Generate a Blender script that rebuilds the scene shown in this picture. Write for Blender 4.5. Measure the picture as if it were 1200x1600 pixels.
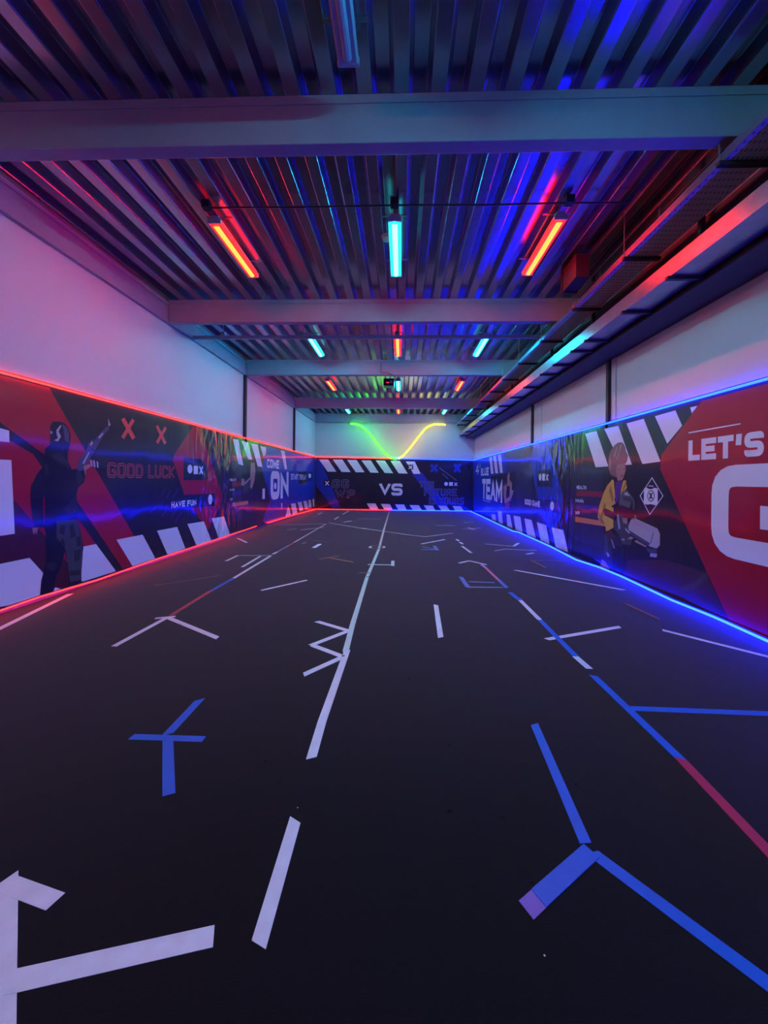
import bpy, math, random
from mathutils import Vector, Matrix
random.seed(4)
for o in list(bpy.data.objects): bpy.data.objects.remove(o)
sc = bpy.context.scene
COL = sc.collection
# ------------------------------------------------------------ camera, world, exposure
CAM_RIGHT, CAM_UP, CAM_FWD = (0.999395, 0.033153, 0.010472), (-0.010466, -0.000347, 0.999945), (-0.033155, 0.99945, 0)

CAM_H = 1.4
cam_d = bpy.data.cameras.new('camera'); cam = bpy.data.objects.new('camera', cam_d); COL.objects.link(cam)
cam_d.sensor_width = 36; cam_d.lens = 13.5; cam_d.shift_x = -0.005; cam_d.shift_y = -0.03125; cam_d.clip_start = 0.02
m = Matrix.Identity(4)
for i in range(3):
    m[i][0] = CAM_RIGHT[i]; m[i][1] = CAM_UP[i]; m[i][2] = -CAM_FWD[i]
m[0][3], m[1][3], m[2][3] = 0, 0, CAM_H
cam.matrix_world = m
sc.camera = cam
w = bpy.data.worlds.new('world'); sc.world = w; w.use_nodes = True
w.node_tree.nodes['Background'].inputs[0].default_value = (0.02, 0.02, 0.05, 1)
w.node_tree.nodes['Background'].inputs[1].default_value = 0.05
vs = sc.view_settings
vs.view_transform = 'Standard'; vs.look = 'None'; vs.exposure = 0.56; vs.gamma = 1.0; vs.use_curve_mapping = False
# light output of what glows in the room (all of it is visible geometry)
K_TUBE, K_LED, K_NEON = 1.0, 1.0, 1.0
GLOW = {  # core radiance
 'tube_red': (92, .55, .06), 'tube_cyan': (.45, 98, 150), 'tube_blue': (.6, 2.0, 40),
 'shell_red': (5, .02, .005), 'shell_cyan': (.02, .9, 1.0), 'shell_blue': (.05, .1, 3),
 'led_red': (9, .10, .08), 'led_red_floor': (10, .10, .09), 'led_blue': (.06, .32, 30), 'led_blue_floor': (.08, .42, 85), 'neon_green': (.2, 9, .06), 'neon_yellow': (5, 4.5, .08)}
# room size in metres: camera stands at x 0, y 0 and looks along +y
XL, XR, YB, YF = -4.0, 3.27, 17.7, -6.0      # banner planes left and right, back banner, rear end
WALL = 0.06                                   # banners hang this far in front of the walls
Z_DECK, Z_FLUTE, Z_BEAM = 4.42, 4.53, 4.04
# ------------------------------------------------------------ helpers
def mat(name, col, rough=.5, metal=0.0, emit=None, k=1.0, noise=0.0, nscale=8.0, bump=0.0, bscale=20.0, coat=0.0, spec=.5, coat_rough=.12, wrinkle=0.0):
    m = bpy.data.materials.new(name); m.use_nodes = True
    nt = m.node_tree; b = nt.nodes['Principled BSDF']
    b.inputs['Base Color'].default_value = (*col, 1); b.inputs['Roughness'].default_value = rough
    b.inputs['Metallic'].default_value = metal; b.inputs['Specular IOR Level'].default_value = spec
    b.inputs['Coat Weight'].default_value = coat; b.inputs['Coat Roughness'].default_value = coat_rough
    if emit:
        b.inputs['Emission Color'].default_value = (*[c/max(emit) for c in emit], 1)
        b.inputs['Emission Strength'].default_value = max(emit)*k
    tc = nt.nodes.new('ShaderNodeTexCoord')
    if noise:
        n = nt.nodes.new('ShaderNodeTexNoise'); n.inputs['Scale'].default_value = nscale; n.inputs['Detail'].default_value = 6
        nt.links.new(tc.outputs['Object'], n.inputs['Vector'])
        r = nt.nodes.new('ShaderNodeMapRange'); r.inputs[1].default_value = .3; r.inputs[2].default_value = .7
        r.inputs[3].default_value = 1-noise; r.inputs[4].default_value = 1+noise
        nt.links.new(n.outputs['Fac'], r.inputs[0])
        mx = nt.nodes.new('ShaderNodeVectorMath'); mx.operation = 'SCALE'; mx.inputs[0].default_value = col
        nt.links.new(r.outputs[0], mx.inputs['Scale']); nt.links.new(mx.outputs[0], b.inputs['Base Color'])
    if bump:
        n = nt.nodes.new('ShaderNodeTexNoise'); n.inputs['Scale'].default_value = bscale; n.inputs['Detail'].default_value = 4
        nt.links.new(tc.outputs['Object'], n.inputs['Vector'])
        bp = nt.nodes.new('ShaderNodeBump'); bp.inputs['Strength'].default_value = bump; bp.inputs['Distance'].default_value = .01
        nt.links.new(n.outputs['Fac'], bp.inputs['Height']); nt.links.new(bp.outputs[0], b.inputs['Normal'])
    if wrinkle:   # vinyl sheet: slow sag plus tighter upright folds near the places where sheets meet
        geo = nt.nodes.new('ShaderNodeNewGeometry'); sp = nt.nodes.new('ShaderNodeSeparateXYZ')
        nt.links.new(geo.outputs['Position'], sp.inputs[0])
        mp = nt.nodes.new('ShaderNodeMapping'); mp.inputs['Scale'].default_value = (1.0, 1.0, .55)
        nt.links.new(geo.outputs['Position'], mp.inputs['Vector'])
        n1 = nt.nodes.new('ShaderNodeTexNoise'); n1.inputs['Scale'].default_value = 1.3; n1.inputs['Detail'].default_value = 1.5
        nt.links.new(mp.outputs[0], n1.inputs['Vector'])
        mp2 = nt.nodes.new('ShaderNodeMapping'); mp2.inputs['Scale'].default_value = (1.9, 1.9, .7); mp2.inputs['Rotation'].default_value = (.3, 0, 0)
        nt.links.new(geo.outputs['Position'], mp2.inputs['Vector'])
        n2 = nt.nodes.new('ShaderNodeTexNoise'); n2.inputs['Scale'].default_value = 1.6; n2.inputs['Detail'].default_value = 2; n2.inputs['Distortion'].default_value = 1.4
        nt.links.new(mp2.outputs[0], n2.inputs['Vector'])
        # fold strength falls off away from the seams at y = 8.0
        sb = nt.nodes.new('ShaderNodeMath'); sb.operation = 'SUBTRACT'; sb.inputs[1].default_value = 8.3
        ab = nt.nodes.new('ShaderNodeMath'); ab.operation = 'ABSOLUTE'
        mr = nt.nodes.new('ShaderNodeMapRange'); mr.inputs[1].default_value = .1; mr.inputs[2].default_value = 1.2; mr.inputs[3].default_value = 1; mr.inputs[4].default_value = .025
        nt.links.new(sp.outputs['Y'], sb.inputs[0]); nt.links.new(sb.outputs[0], ab.inputs[0]); nt.links.new(ab.outputs[0], mr.inputs[0])
        mu = nt.nodes.new('ShaderNodeMath'); mu.operation = 'MULTIPLY'
        nt.links.new(n2.outputs['Fac'], mu.inputs[0]); nt.links.new(mr.outputs[0], mu.inputs[1])
        b1 = nt.nodes.new('ShaderNodeBump'); b1.inputs['Strength'].default_value = 1; b1.inputs['Distance'].default_value = .02*wrinkle
        b2 = nt.nodes.new('ShaderNodeBump'); b2.inputs['Strength'].default_value = 1; b2.inputs['Distance'].default_value = .09*wrinkle
        nt.links.new(n1.outputs['Fac'], b1.inputs['Height']); nt.links.new(mu.outputs[0], b2.inputs['Height'])
        nt.links.new(b1.outputs[0], b2.inputs['Normal']); nt.links.new(b2.outputs[0], b.inputs['Normal']); nt.links.new(b2.outputs[0], b.inputs['Coat Normal'])
    return m

class MB:
    def __init__(s): s.v = []; s.f = []; s.mi = []
    def add(s, vs, fs, mi=0):
        n = len(s.v); s.v += [tuple(v) for v in vs]
        for f in fs: s.f.append([i+n for i in f]); s.mi.append(mi)
        return s
    def box(s, x0, x1, y0, y1, z0, z1, mi=0):
        vs = [(x, y, z) for z in (z0, z1) for y in (y0, y1) for x in (x0, x1)]
        return s.add(vs, [(0,2,3,1),(4,5,7,6),(0,1,5,4),(2,6,7,3),(0,4,6,2),(1,3,7,5)], mi)
    def bar(s, a, b, w, h, mi=0, up=(0,0,1)):
        a = Vector(a); b = Vector(b); d = (b-a).normalized(); u = Vector(up)
        if abs(d.dot(u)) > .95: u = Vector((1,0,0))
        r = d.cross(u).normalized()*w/2; u = r.cross(d).normalized()*h/2
        vs = [p+i*r+j*u for p in (a, b) for i, j in ((-1,-1),(1,-1),(1,1),(-1,1))]
        return s.add(vs, [(0,3,2,1),(4,5,6,7),(0,1,5,4),(1,2,6,5),(2,3,7,6),(3,0,4,7)], mi)
    def tube(s, pts, r, n=10, mi=0):
        pts = [Vector(p) for p in pts]; rings = []
        ref = None
        for i, p in enumerate(pts):
            d = (pts[min(i+1, len(pts)-1)]-pts[max(i-1, 0)]).normalized()
            if ref is None: ref = Vector((0,0,1)) if abs(d.z) < .9 else Vector((1,0,0))
            a = d.cross(ref).normalized(); b = a.cross(d); ref = b
            rings.append([p+r*(math.cos(t)*a+math.sin(t)*b) for t in [k*2*math.pi/n for k in range(n)]])
        vs = [v for q in rings for v in q]; fs = []
        for i in range(len(pts)-1):
            for k in range(n): fs.append((i*n+k, i*n+(k+1) % n, (i+1)*n+(k+1) % n, (i+1)*n+k))
        fs += [tuple(reversed(range(n))), tuple((len(pts)-1)*n+k for k in range(n))]
        return s.add(vs, fs, mi)
    def cyl(s, c, r0, r1, z0, z1, n=20, mi=0):
        vs = [(c[0]+r*math.cos(k*2*math.pi/n), c[1]+r*math.sin(k*2*math.pi/n), z) for r, z in ((r0, z0), (r1, z1)) for k in range(n)]
        return s.add(vs, [(k, (k+1) % n, n+(k+1) % n, n+k) for k in range(n)]+[tuple(reversed(range(n))), tuple(range(n, 2*n))], mi)
    def build(s, name, mats, parent=None, smooth=False, bevel=0):
        me = bpy.data.meshes.new(name); me.from_pydata(s.v, [], s.f)
        for m in (mats if isinstance(mats, (list, tuple)) else [mats]): me.materials.append(m)
        me.polygons.foreach_set('material_index', s.mi)
        if smooth: me.polygons.foreach_set('use_smooth', [len(f) == 4 for f in s.f])
        me.update()
        o = bpy.data.objects.new(name, me); COL.objects.link(o)
        if bevel:
            b = o.modifiers.new('bevel', 'BEVEL'); b.width = bevel; b.segments = 2; b.limit_method = 'ANGLE'
        if parent:
            o.parent = parent; o.location = -Vector(parent.location)
        return o
def empty(name, loc):
    o = bpy.data.objects.new(name, None); o.location = loc; o.empty_display_size = .1; COL.objects.link(o); return o
def tag(o, label, cat, group=None, kind=None):
    o['label'] = label; o['category'] = cat
    if group: o['group'] = group
    if kind: o['kind'] = kind
    return o
def struct(o): o['kind'] = 'structure'; return o
def copy_tree(o, parent=None, dx=0):
    c = o.copy(); COL.objects.link(c); c.parent = parent
    for ch in list(o.children): copy_tree(ch, c)
    return c
# ------------------------------------------------------------ materials
M = {}
M['wall'] = mat('painted_wall', (.68, .645, .61), .55, noise=.03, nscale=.8, bump=.05, bscale=60)
M['dark_paint'] = mat('dark_brown_steel', (.03, .02, .024), .6)
M['beam'] = mat('grey_painted_steel', (.36, .33, .38), .45, noise=.06, nscale=3, bump=.04, bscale=30)
M['deck'] = mat('galvanised_deck', (.40, .38, .44), .25, metal=.93, noise=.06, nscale=1.2, bump=.02, bscale=6)
M['galv'] = mat('galvanised_tray', (.33, .31, .36), .3, metal=.85, noise=.12, nscale=5)
M['floor'] = mat('dark_carpet', (.0028, .0032, .0038), .8, noise=.25, nscale=60, bump=.18, bscale=260, spec=.12)
fb = M['floor'].node_tree.nodes['Principled BSDF']; fb.inputs['Sheen Weight'].default_value = .33; fb.inputs['Sheen Roughness'].default_value = .45
M['plastic'] = mat('grey_plastic', (.45, .45, .47), .4)
M['black'] = mat('black_plastic', (.02, .02, .022), .4)
M['rod'] = mat('threaded_steel', (.3, .3, .32), .35, metal=.8)
M['cable_red'] = mat('dark_red_cable', (.12, .02, .02), .5)
for k, v in GLOW.items():
    M[k] = mat(k, (.05, .05, .05), .4, emit=v, k=K_TUBE if 'tube' in k or 'shell' in k else K_LED if 'led' in k else K_NEON)
INK = {'ink': (.012, .012, .03), 'black': (.004, .004, .006), 'base': (.014, .012, .018), 'backbase': (.012, .012, .035), 'maroon': (.07, .008, .02), 'red': (.40, .006, .022),
 'white': (.80, .86, .95), 'coral': (.75, .09, .08), 'violet': (.10, .03, .30), 'navy': (.006, .006, .022), 'camo': (.055, .065, .075),
 'camodark': (.022, .026, .03), 'skin': (.42, .22, .2), 'gun': (.07, .07, .14), 'gunlight': (.42, .40, .5), 'slate': (.025, .027, .06),
 'barred': (.32, .02, .025), 'barblue': (.02, .03, .25), 'orange': (.75, .22, .05), 'tan': (.38, .26, .22), 'blue': (.008, .045, .42),
 'outline': (.22, .2, .32), 'blueink': (.01, .03, .16), 'brown': (.07, .025, .025), 'hair': (.26, .12, .13), 'hairlight': (.42, .25, .24),
 'yellow': (.72, .46, .06), 'yellowdark': (.4, .22, .04), 'purple': (.10, .03, .28), 'green': (.11, .14, .11), 'silver': (.45, .45, .47)}
for k, v in INK.items():
    M['ink_'+k] = mat('print_'+k, v, .38, coat=.7, coat_rough=.085, spec=.3, wrinkle=1.0)
TAPE = {'white': (.80, .88, .96), 'grey': (.52, .52, .56), 'faint': (.17, .16, .18), 'neonlit': (.55, .82, .76), 'blue': (.006, .15, .72),  # pale green entry: the neon's reflection put into the tape colour
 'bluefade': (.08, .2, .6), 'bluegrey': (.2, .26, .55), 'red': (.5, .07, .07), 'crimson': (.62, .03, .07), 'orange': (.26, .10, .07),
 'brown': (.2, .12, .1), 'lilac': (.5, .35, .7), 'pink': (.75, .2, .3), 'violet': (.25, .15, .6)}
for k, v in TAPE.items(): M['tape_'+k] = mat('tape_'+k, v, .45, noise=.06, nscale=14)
# ------------------------------------------------------------ data, in metres
BANNERS = {'BB': [('p', 'blue', 1, [(-4.037, 2.334), (-3.806, 2.336), (-2.827, 0.092), (-3.185, 0.087), (-4.024, 1.107)]), ('p', 'white', 2, [(-3.846, 2.316), (-3.427, 2.32), (-3.036, 1.758), (-3.441, 1.754)]),
        ('p', 'white', 2, [(-3.209, 2.322), (-2.764, 2.326), (-2.377, 1.749), (-2.793, 1.752)]), ('p', 'white', 2, [(-2.541, 2.308), (-2.105, 2.312), (-1.727, 1.747), (-2.131, 1.743)]),
        ('p', 'white', 2, [(-1.879, 2.294), (-1.445, 2.298), (-1.071, 1.73), (-1.458, 1.734)]), ('p', 'white', 2, [(-1.216, 2.3), (-0.793, 2.292), (-0.401, 1.713), (-0.795, 1.725)]),
        ('p', 'white', 2, [(-0.537, 2.286), (-0.105, 2.29), (0.267, 1.704), (-0.15, 1.711)]), ('p', 'white', 2, [(-1.613, 0.305), (-1.207, 0.31), (-1.054, 0.03), (-1.44, 0.03)]),
        ('p', 'white', 2, [(-0.962, 0.293), (-0.544, 0.287), (-0.403, 0.03), (-0.789, 0.03)]), ('p', 'white', 2, [(-0.308, 0.282), (0.113, 0.279), (0.233, 0.03), (-0.14, 0.03)]),
        ('p', 'white', 2, [(0.171, 2.26), (0.583, 2.264), (0.863, 1.7), (0.537, 1.696)]), ('p', 'white', 2, [(0.363, 0.258), (0.792, 0.249), (0.932, 0.03), (0.52, 0.03)]),
        ('p', 'white', 2, [(1.015, 0.252), (1.426, 0.244), (1.548, 0.03), (1.171, 0.03)]), ('p', 'white', 2, [(1.675, 0.247), (2.058, 0.238), (2.22, 0.03), (1.831, 0.03)]),
        ('p', 'white', 2, [(2.331, 0.235), (2.722, 0.226), (2.844, 0.03), (2.469, 0.03)]), ('p', 'black', 2, [(-3.605, 1.382), (-3.323, 1.382), (-3.323, 1.085), (-3.605, 1.085)]),
        ('p', 'white', 3, [(-3.564, 1.304), (-3.526, 1.33), (-3.363, 1.139), (-3.401, 1.113)]), ('p', 'white', 3, [(-3.403, 1.331), (-3.365, 1.306), (-3.524, 1.112), (-3.562, 1.137)]),
        ('t', 'outline', 2, 'GG', (-3.242, 0.996, -2.444, 1.4), 0.26, 'ink', 0.06, 0.16), ('t', 'outline', 2, 'WP', (-3.09, 0.543, -2.162, 0.941), 0.26, 'ink', 0.06, 0.16),
        ('t', 'white', 2, 'VS', (-1.033, 0.686, 0.036, 1.241), 0.24, None, 0.05, 0.08), ('p', 'blue', 1, [(0.416, 1.764), (0.913, 1.769), (2.092, 0.238), (1.648, 0.233)]),
        ('p', 'black', 3, [(0.258, 2.114), (0.518, 2.114), (0.518, 1.884), (0.258, 1.884)]), ('p', 'white', 4, [(0.293, 2.053), (0.332, 2.079), (0.49, 1.935), (0.451, 1.909)]),
        ('p', 'white', 4, [(0.449, 2.081), (0.489, 2.055), (0.334, 1.908), (0.294, 1.933)]), ('p', 'blue', 2, [(1.27, 2.081), (1.382, 2.158), (1.683, 1.845), (1.571, 1.768)]),
        ('p', 'blue', 2, [(1.566, 2.159), (1.68, 2.085), (1.386, 1.767), (1.272, 1.841)]), ('p', 'blue', 2, [(2.345, 2.112), (2.457, 2.188), (2.723, 1.845), (2.611, 1.768)]),
        ('p', 'blue', 2, [(2.607, 2.189), (2.72, 2.115), (2.461, 1.767), (2.348, 1.841)]), ('p', 'outline', 2, [(1.707, 1.971), (2.498, 1.397), (2.514, 1.419), (1.723, 1.994)]),
        ('p', 'outline', 2, [(1.845, 1.717), (2.121, 1.462), (2.139, 1.483), (1.864, 1.737)]),
        ('p', 'white', 2,
         [(2.112, 1.25), (2.106, 1.215), (2.089, 1.186), (2.062, 1.167), (2.031, 1.16), (2.0, 1.166), (1.973, 1.185), (1.955, 1.214), (1.948, 1.248), (1.954, 1.282), (1.972, 1.311), (1.998, 1.331), (2.029, 1.338),
          (2.061, 1.331), (2.087, 1.312), (2.105, 1.284)]),
        ('p', 'white', 2, [(2.166, 1.33), (2.338, 1.33), (2.338, 1.165), (2.166, 1.165)]), ('p', 'white', 2, [(2.388, 1.298), (2.422, 1.321), (2.559, 1.175), (2.525, 1.151)]),
        ('p', 'white', 2, [(2.523, 1.322), (2.558, 1.3), (2.424, 1.15), (2.389, 1.173)]), ('t', 'outline', 2, 'THE', (0.801, 1.081, 1.483, 1.356), 0.26, 'blueink', 0.06, 0.16),
        ('t', 'outline', 2, 'FUTURE', (1.028, 0.688, 2.527, 1.031), 0.26, 'blueink', 0.06, 0.16), ('t', 'outline', 2, 'IS YOURS', (1.254, 0.296, 2.854, 0.635), 0.26, 'blueink', 0.06, 0.16),
        ('p', 'black', 2, [(2.941, 2.131), (3.145, 2.116), (3.114, 1.825)])],
 'L1': [('p', 'maroon', 1, [(3.144, 1.315), (3.842, 1.148), (4.03, 0.93), (4.43, 0.463), (4.758, 0.097), (4.435, 0.08), (3.157, 0.08)]),
        ('p', 'red', 1, [(3.133, 2.4), (4.217, 2.4), (5.588, 0.569), (5.957, 0.08), (5.398, 0.08), (4.611, 1.091), (4.163, 1.646), (3.135, 2.269)]),
        ('p', 'red', 1, [(3.137, 2.091), (4.036, 1.637), (4.604, 0.902), (4.906, 0.52), (5.262, 0.08), (4.709, 0.085), (3.842, 1.148), (3.144, 1.315)]),
        ('p', 'white', 2, [(3.138, 1.964), (3.776, 1.861), (3.78, 1.744), (3.14, 1.748)]), ('p', 'white', 2, [(3.142, 1.563), (3.802, 1.563), (3.845, 0.803), (3.15, 0.798)]),
        ('p', 'white', 2, [(3.152, 0.523), (4.006, 0.521), (4.17, 0.313), (4.128, 0.08), (3.788, 0.08), (3.156, 0.17)]), ('p', 'white', 2, [(4.704, 0.522), (4.906, 0.52), (5.262, 0.08), (4.54, 0.08)]),
        ('p', 'white', 2, [(4.316, 0.118), (4.392, 0.08), (4.292, 0.08)]), ('p', 'white', 3, [(5.264, 0.521), (5.81, 0.515), (6.126, 0.08), (5.591, 0.08)]),
        ('p', 'white', 3, [(6.156, 0.529), (6.723, 0.523), (6.988, 0.095), (6.45, 0.08)]), ('p', 'white', 3, [(7.05, 0.539), (7.646, 0.523), (7.96, 0.094), (7.372, 0.086)]),
        ('p', 'white', 3, [(7.968, 0.551), (8.532, 0.538), (8.844, 0.08), (8.29, 0.08)]), ('p', 'coral', 2, [(5.332, 2.217), (5.394, 2.262), (5.626, 2.0), (5.563, 1.953)]),
        ('p', 'coral', 2, [(5.553, 2.273), (5.608, 2.245), (5.392, 1.946), (5.335, 1.975)]), ('p', 'coral', 2, [(6.101, 2.226), (6.155, 2.263), (6.387, 1.994), (6.33, 1.952)]),
        ('p', 'coral', 2, [(6.339, 2.268), (6.389, 2.233), (6.16, 1.946), (6.11, 1.984)]),
        ('p', 'red', 1, [(7.194, 2.368), (7.505, 2.379), (7.833, 1.87), (8.444, 1.028), (8.421, 0.886), (7.843, 0.32), (7.205, 0.811), (6.948, 1.085), (6.581, 1.696), (6.62, 1.81)]),
        ('t', 'coral', 2, 'GOOD LUCK', (5.086, 1.392, 6.624, 1.601), 0.2, 'ink', 0.05, 0.16), ('p', 'ink', 2, [(6.901, 1.771), (7.517, 1.781), (7.75, 1.667), (7.756, 1.361), (6.909, 1.357)]),
        ('p', 'white', 3,
         [(7.202, 1.57), (7.196, 1.538), (7.178, 1.509), (7.151, 1.49), (7.119, 1.483), (7.087, 1.489), (7.06, 1.507), (7.041, 1.534), (7.034, 1.566), (7.04, 1.598), (7.057, 1.625), (7.084, 1.645), (7.116, 1.652),
          (7.148, 1.647), (7.176, 1.63), (7.195, 1.603)]),
        ('p', 'white', 3, [(7.246, 1.634), (7.403, 1.634), (7.403, 1.475), (7.246, 1.475)]), ('p', 'white', 3, [(7.44, 1.619), (7.483, 1.636), (7.605, 1.488), (7.561, 1.472)]),
        ('p', 'white', 3, [(7.558, 1.638), (7.603, 1.625), (7.486, 1.471), (7.443, 1.485)]), ('p', 'ink', 2, [(6.914, 1.087), (8.124, 1.074), (8.12, 0.8), (6.528, 0.852), (6.494, 1.029)]),
        ('t', 'white', 3, 'HAVE FUN', (6.543, 0.869, 7.354, 0.982), 0.24, None, 0.05, 0.16),
        ('p', 'white', 3,
         [(7.987, 0.951), (7.981, 0.91), (7.962, 0.876), (7.933, 0.854), (7.899, 0.848), (7.864, 0.858), (7.835, 0.883), (7.816, 0.919), (7.808, 0.96), (7.814, 1.0), (7.832, 1.033), (7.86, 1.055), (7.894, 1.062),
          (7.929, 1.053), (7.959, 1.028), (7.979, 0.992)]),
        ('p', 'violet', 1, [(6.292, 1.126), (6.392, 1.213), (6.38, 1.218), (6.28, 1.131)]), ('p', 'violet', 1, [(6.41, 1.049), (6.529, 1.173), (6.515, 1.178), (6.397, 1.054)]),
        ('p', 'violet', 1, [(6.593, 1.041), (6.751, 1.205), (6.736, 1.21), (6.579, 1.046)]), ('p', 'violet', 1, [(5.969, 0.832), (6.127, 0.905), (6.118, 0.912), (5.961, 0.839)]),
        ('p', 'violet', 1, [(6.536, 0.71), (6.724, 0.844), (6.711, 0.85), (6.524, 0.716)]), ('p', 'violet', 1, [(6.664, 0.603), (6.858, 0.776), (6.844, 0.782), (6.65, 0.61)]),
        ('p', 'violet', 1, [(6.298, 0.751), (6.413, 0.849), (6.401, 0.855), (6.286, 0.757)]),
        ('p', 'navy', 4,
         [(4.233, 1.97), (4.253, 2.017), (4.293, 2.035), (4.368, 2.043), (4.419, 2.03), (4.464, 1.995), (4.5, 1.9), (4.493, 1.776), (4.467, 1.697), (4.468, 1.59), (4.523, 1.484), (4.596, 1.502), (4.614, 1.55),
          (4.691, 1.537), (4.722, 1.408), (4.703, 1.328), (4.618, 1.265), (4.582, 1.14), (4.612, 0.965), (4.604, 0.886), (4.663, 0.705), (4.704, 0.506), (4.677, 0.318), (4.68, 0.093), (4.71, 0.08), (4.505, 0.08),
          (4.483, 0.36), (4.438, 0.507), (4.38, 0.322), (4.33, 0.259), (4.284, 0.08), (4.128, 0.08), (4.141, 0.235), (4.2, 0.45), (4.188, 0.769), (4.172, 0.829), (4.177, 1.144), (4.16, 1.202), (4.155, 1.031),
          (4.172, 0.829), (4.089, 0.839), (4.037, 0.915), (4.006, 1.153), (4.011, 1.29), (4.083, 1.43), (4.164, 1.531), (4.17, 1.704), (4.232, 1.767)]),
        ('p', 'camo', 5, [(4.323, 0.885), (4.604, 0.878), (4.673, 0.639), (4.695, 0.427), (4.67, 0.112), (4.513, 0.122), (4.474, 0.393), (4.437, 0.553), (4.325, 0.691)]),
        ('p', 'camodark', 6, [(4.495, 0.82), (4.558, 0.828), (4.588, 0.668), (4.515, 0.647)]), ('p', 'camodark', 6, [(4.562, 0.499), (4.665, 0.497), (4.648, 0.356), (4.573, 0.356)]),
        ('p', 'camodark', 6, [(4.502, 0.263), (4.669, 0.24), (4.666, 0.177), (4.512, 0.199)]), ('p', 'camodark', 6, [(4.374, 0.834), (4.443, 0.819), (4.427, 0.706), (4.358, 0.746)]),
        ('p', 'skin', 5, [(4.031, 0.839), (4.097, 0.838), (4.09, 0.797), (4.08, 0.759), (4.068, 0.793), (4.053, 0.767), (4.039, 0.783)]),
        ('p', 'gun', 5, [(4.589, 1.486), (4.618, 1.597), (4.689, 1.689), (4.767, 1.768), (4.865, 1.734), (4.788, 1.639), (4.701, 1.489), (4.644, 1.471)]),
        ('p', 'gun', 5, [(4.724, 1.716), (4.766, 1.83), (4.83, 1.886), (4.864, 1.839), (4.811, 1.755), (4.768, 1.694)]),
        ('p', 'gun', 5, [(4.787, 1.778), (4.909, 1.939), (5.064, 2.087), (5.119, 2.068), (4.995, 1.932), (4.869, 1.746)]), ('p', 'gunlight', 6, [(4.919, 1.924), (4.994, 1.995), (5.007, 1.976), (4.941, 1.904)]),
        ('p', 'gunlight', 6, [(4.786, 1.819), (4.822, 1.863), (4.835, 1.836), (4.803, 1.796)]), ('p', 'camodark', 5, [(4.397, 0.997), (4.528, 1.127), (4.596, 1.186), (4.61, 0.965), (4.494, 0.956)]),
        ('p', 'black', 6, [(4.381, 0.961), (4.612, 0.957), (4.615, 0.909), (4.373, 0.917)]), ('p', 'camodark', 5, [(4.249, 1.659), (4.364, 1.674), (4.469, 1.574), (4.496, 1.483), (4.417, 1.542), (4.282, 1.595)]),
        ('p', 'camodark', 5, [(4.578, 1.47), (4.644, 1.479), (4.693, 1.376), (4.636, 1.296), (4.598, 1.344)]), ('p', 'camodark', 5, [(4.164, 1.531), (4.203, 1.547), (4.22, 1.432), (4.174, 1.403)]),
        ('p', 'gun', 5, [(4.377, 2.021), (4.446, 1.993), (4.482, 1.898), (4.475, 1.805), (4.422, 1.83), (4.403, 1.949)]), ('p', 'camodark', 6, [(4.376, 0.624), (4.437, 0.568), (4.427, 0.646), (4.393, 0.681)]),
        ('p', 'camodark', 6, [(4.588, 0.652), (4.654, 0.666), (4.669, 0.544), (4.608, 0.538)]), ('p', 'camodark', 5, [(4.216, 0.432), (4.329, 0.393), (4.313, 0.308), (4.201, 0.349)]),
        ('p', 'gunlight', 6, [(4.671, 1.568), (4.767, 1.719), (4.787, 1.712), (4.7, 1.561)]), ('p', 'gunlight', 6, [(5.087, 2.198), (5.132, 2.114), (5.093, 2.088)]),
        ('p', 'gunlight', 6, [(4.308, 1.937), (4.36, 2.003), (4.374, 1.993), (4.336, 1.925), (4.37, 1.87), (4.329, 1.806), (4.28, 1.815), (4.329, 1.847), (4.311, 1.893)]),
        ('p', 'gunlight', 6, [(4.235, 1.92), (4.259, 1.908), (4.25, 1.882), (4.234, 1.891)]), ('p', 'skin', 6, [(4.691, 1.537), (4.789, 1.565), (4.814, 1.533), (4.731, 1.489), (4.72, 1.408)]),
        ('p', 'gunlight', 6, [(4.789, 1.614), (4.817, 1.619), (4.834, 1.542), (4.814, 1.538)]), ('p', 'gunlight', 6, [(4.833, 1.616), (4.867, 1.613), (4.882, 1.527), (4.855, 1.529)]),
        ('p', 'gunlight', 6, [(4.896, 1.611), (4.924, 1.596), (4.931, 1.52), (4.906, 1.524)])],
 'L2': [('p', 'slate', 1, [(8.582, 1.965), (9.486, 1.956), (9.526, 0.366), (8.654, 0.373)]), ('p', 'white', 2, [(8.83, 2.332), (9.244, 2.345), (9.557, 1.725), (9.279, 1.75)]),
        ('p', 'white', 2, [(9.433, 2.339), (9.836, 2.333), (10.136, 1.901), (9.847, 1.904)]), ('p', 'white', 2, [(10.026, 2.333), (10.508, 2.335), (10.883, 1.734), (10.525, 1.741)]),
        ('p', 'white', 2, [(10.698, 2.32), (11.157, 2.325), (11.151, 2.123), (10.96, 2.027)]), ('t', 'white', 2, 'HEALTH', (8.797, 1.336, 9.145, 1.396), 0.22, None, 0.05, 0.16),
        ('p', 'barred', 2, [(8.797, 1.318), (9.419, 1.318), (9.419, 1.214), (8.797, 1.214)]), ('t', 'white', 2, 'MANA', (8.802, 1.11, 9.07, 1.158), 0.22, None, 0.05, 0.16),
        ('p', 'barblue', 2, [(8.803, 1.084), (9.446, 1.084), (9.446, 0.988), (8.803, 0.988)]), ('t', 'white', 2, 'XP', (8.808, 0.876, 8.958, 0.939), 0.22, None, 0.05, 0.16),
        ('p', 'orange', 2, [(8.808, 0.82), (9.879, 0.82), (9.879, 0.731), (8.808, 0.731)]),
        ('p', 'tan', 3, [(10.04, 1.819), (10.288, 1.831), (10.356, 1.598), (10.301, 1.362), (10.108, 1.112), (10.009, 1.172), (10.051, 1.4), (9.681, 1.251), (9.613, 1.289), (10.002, 1.438)]),
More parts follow.
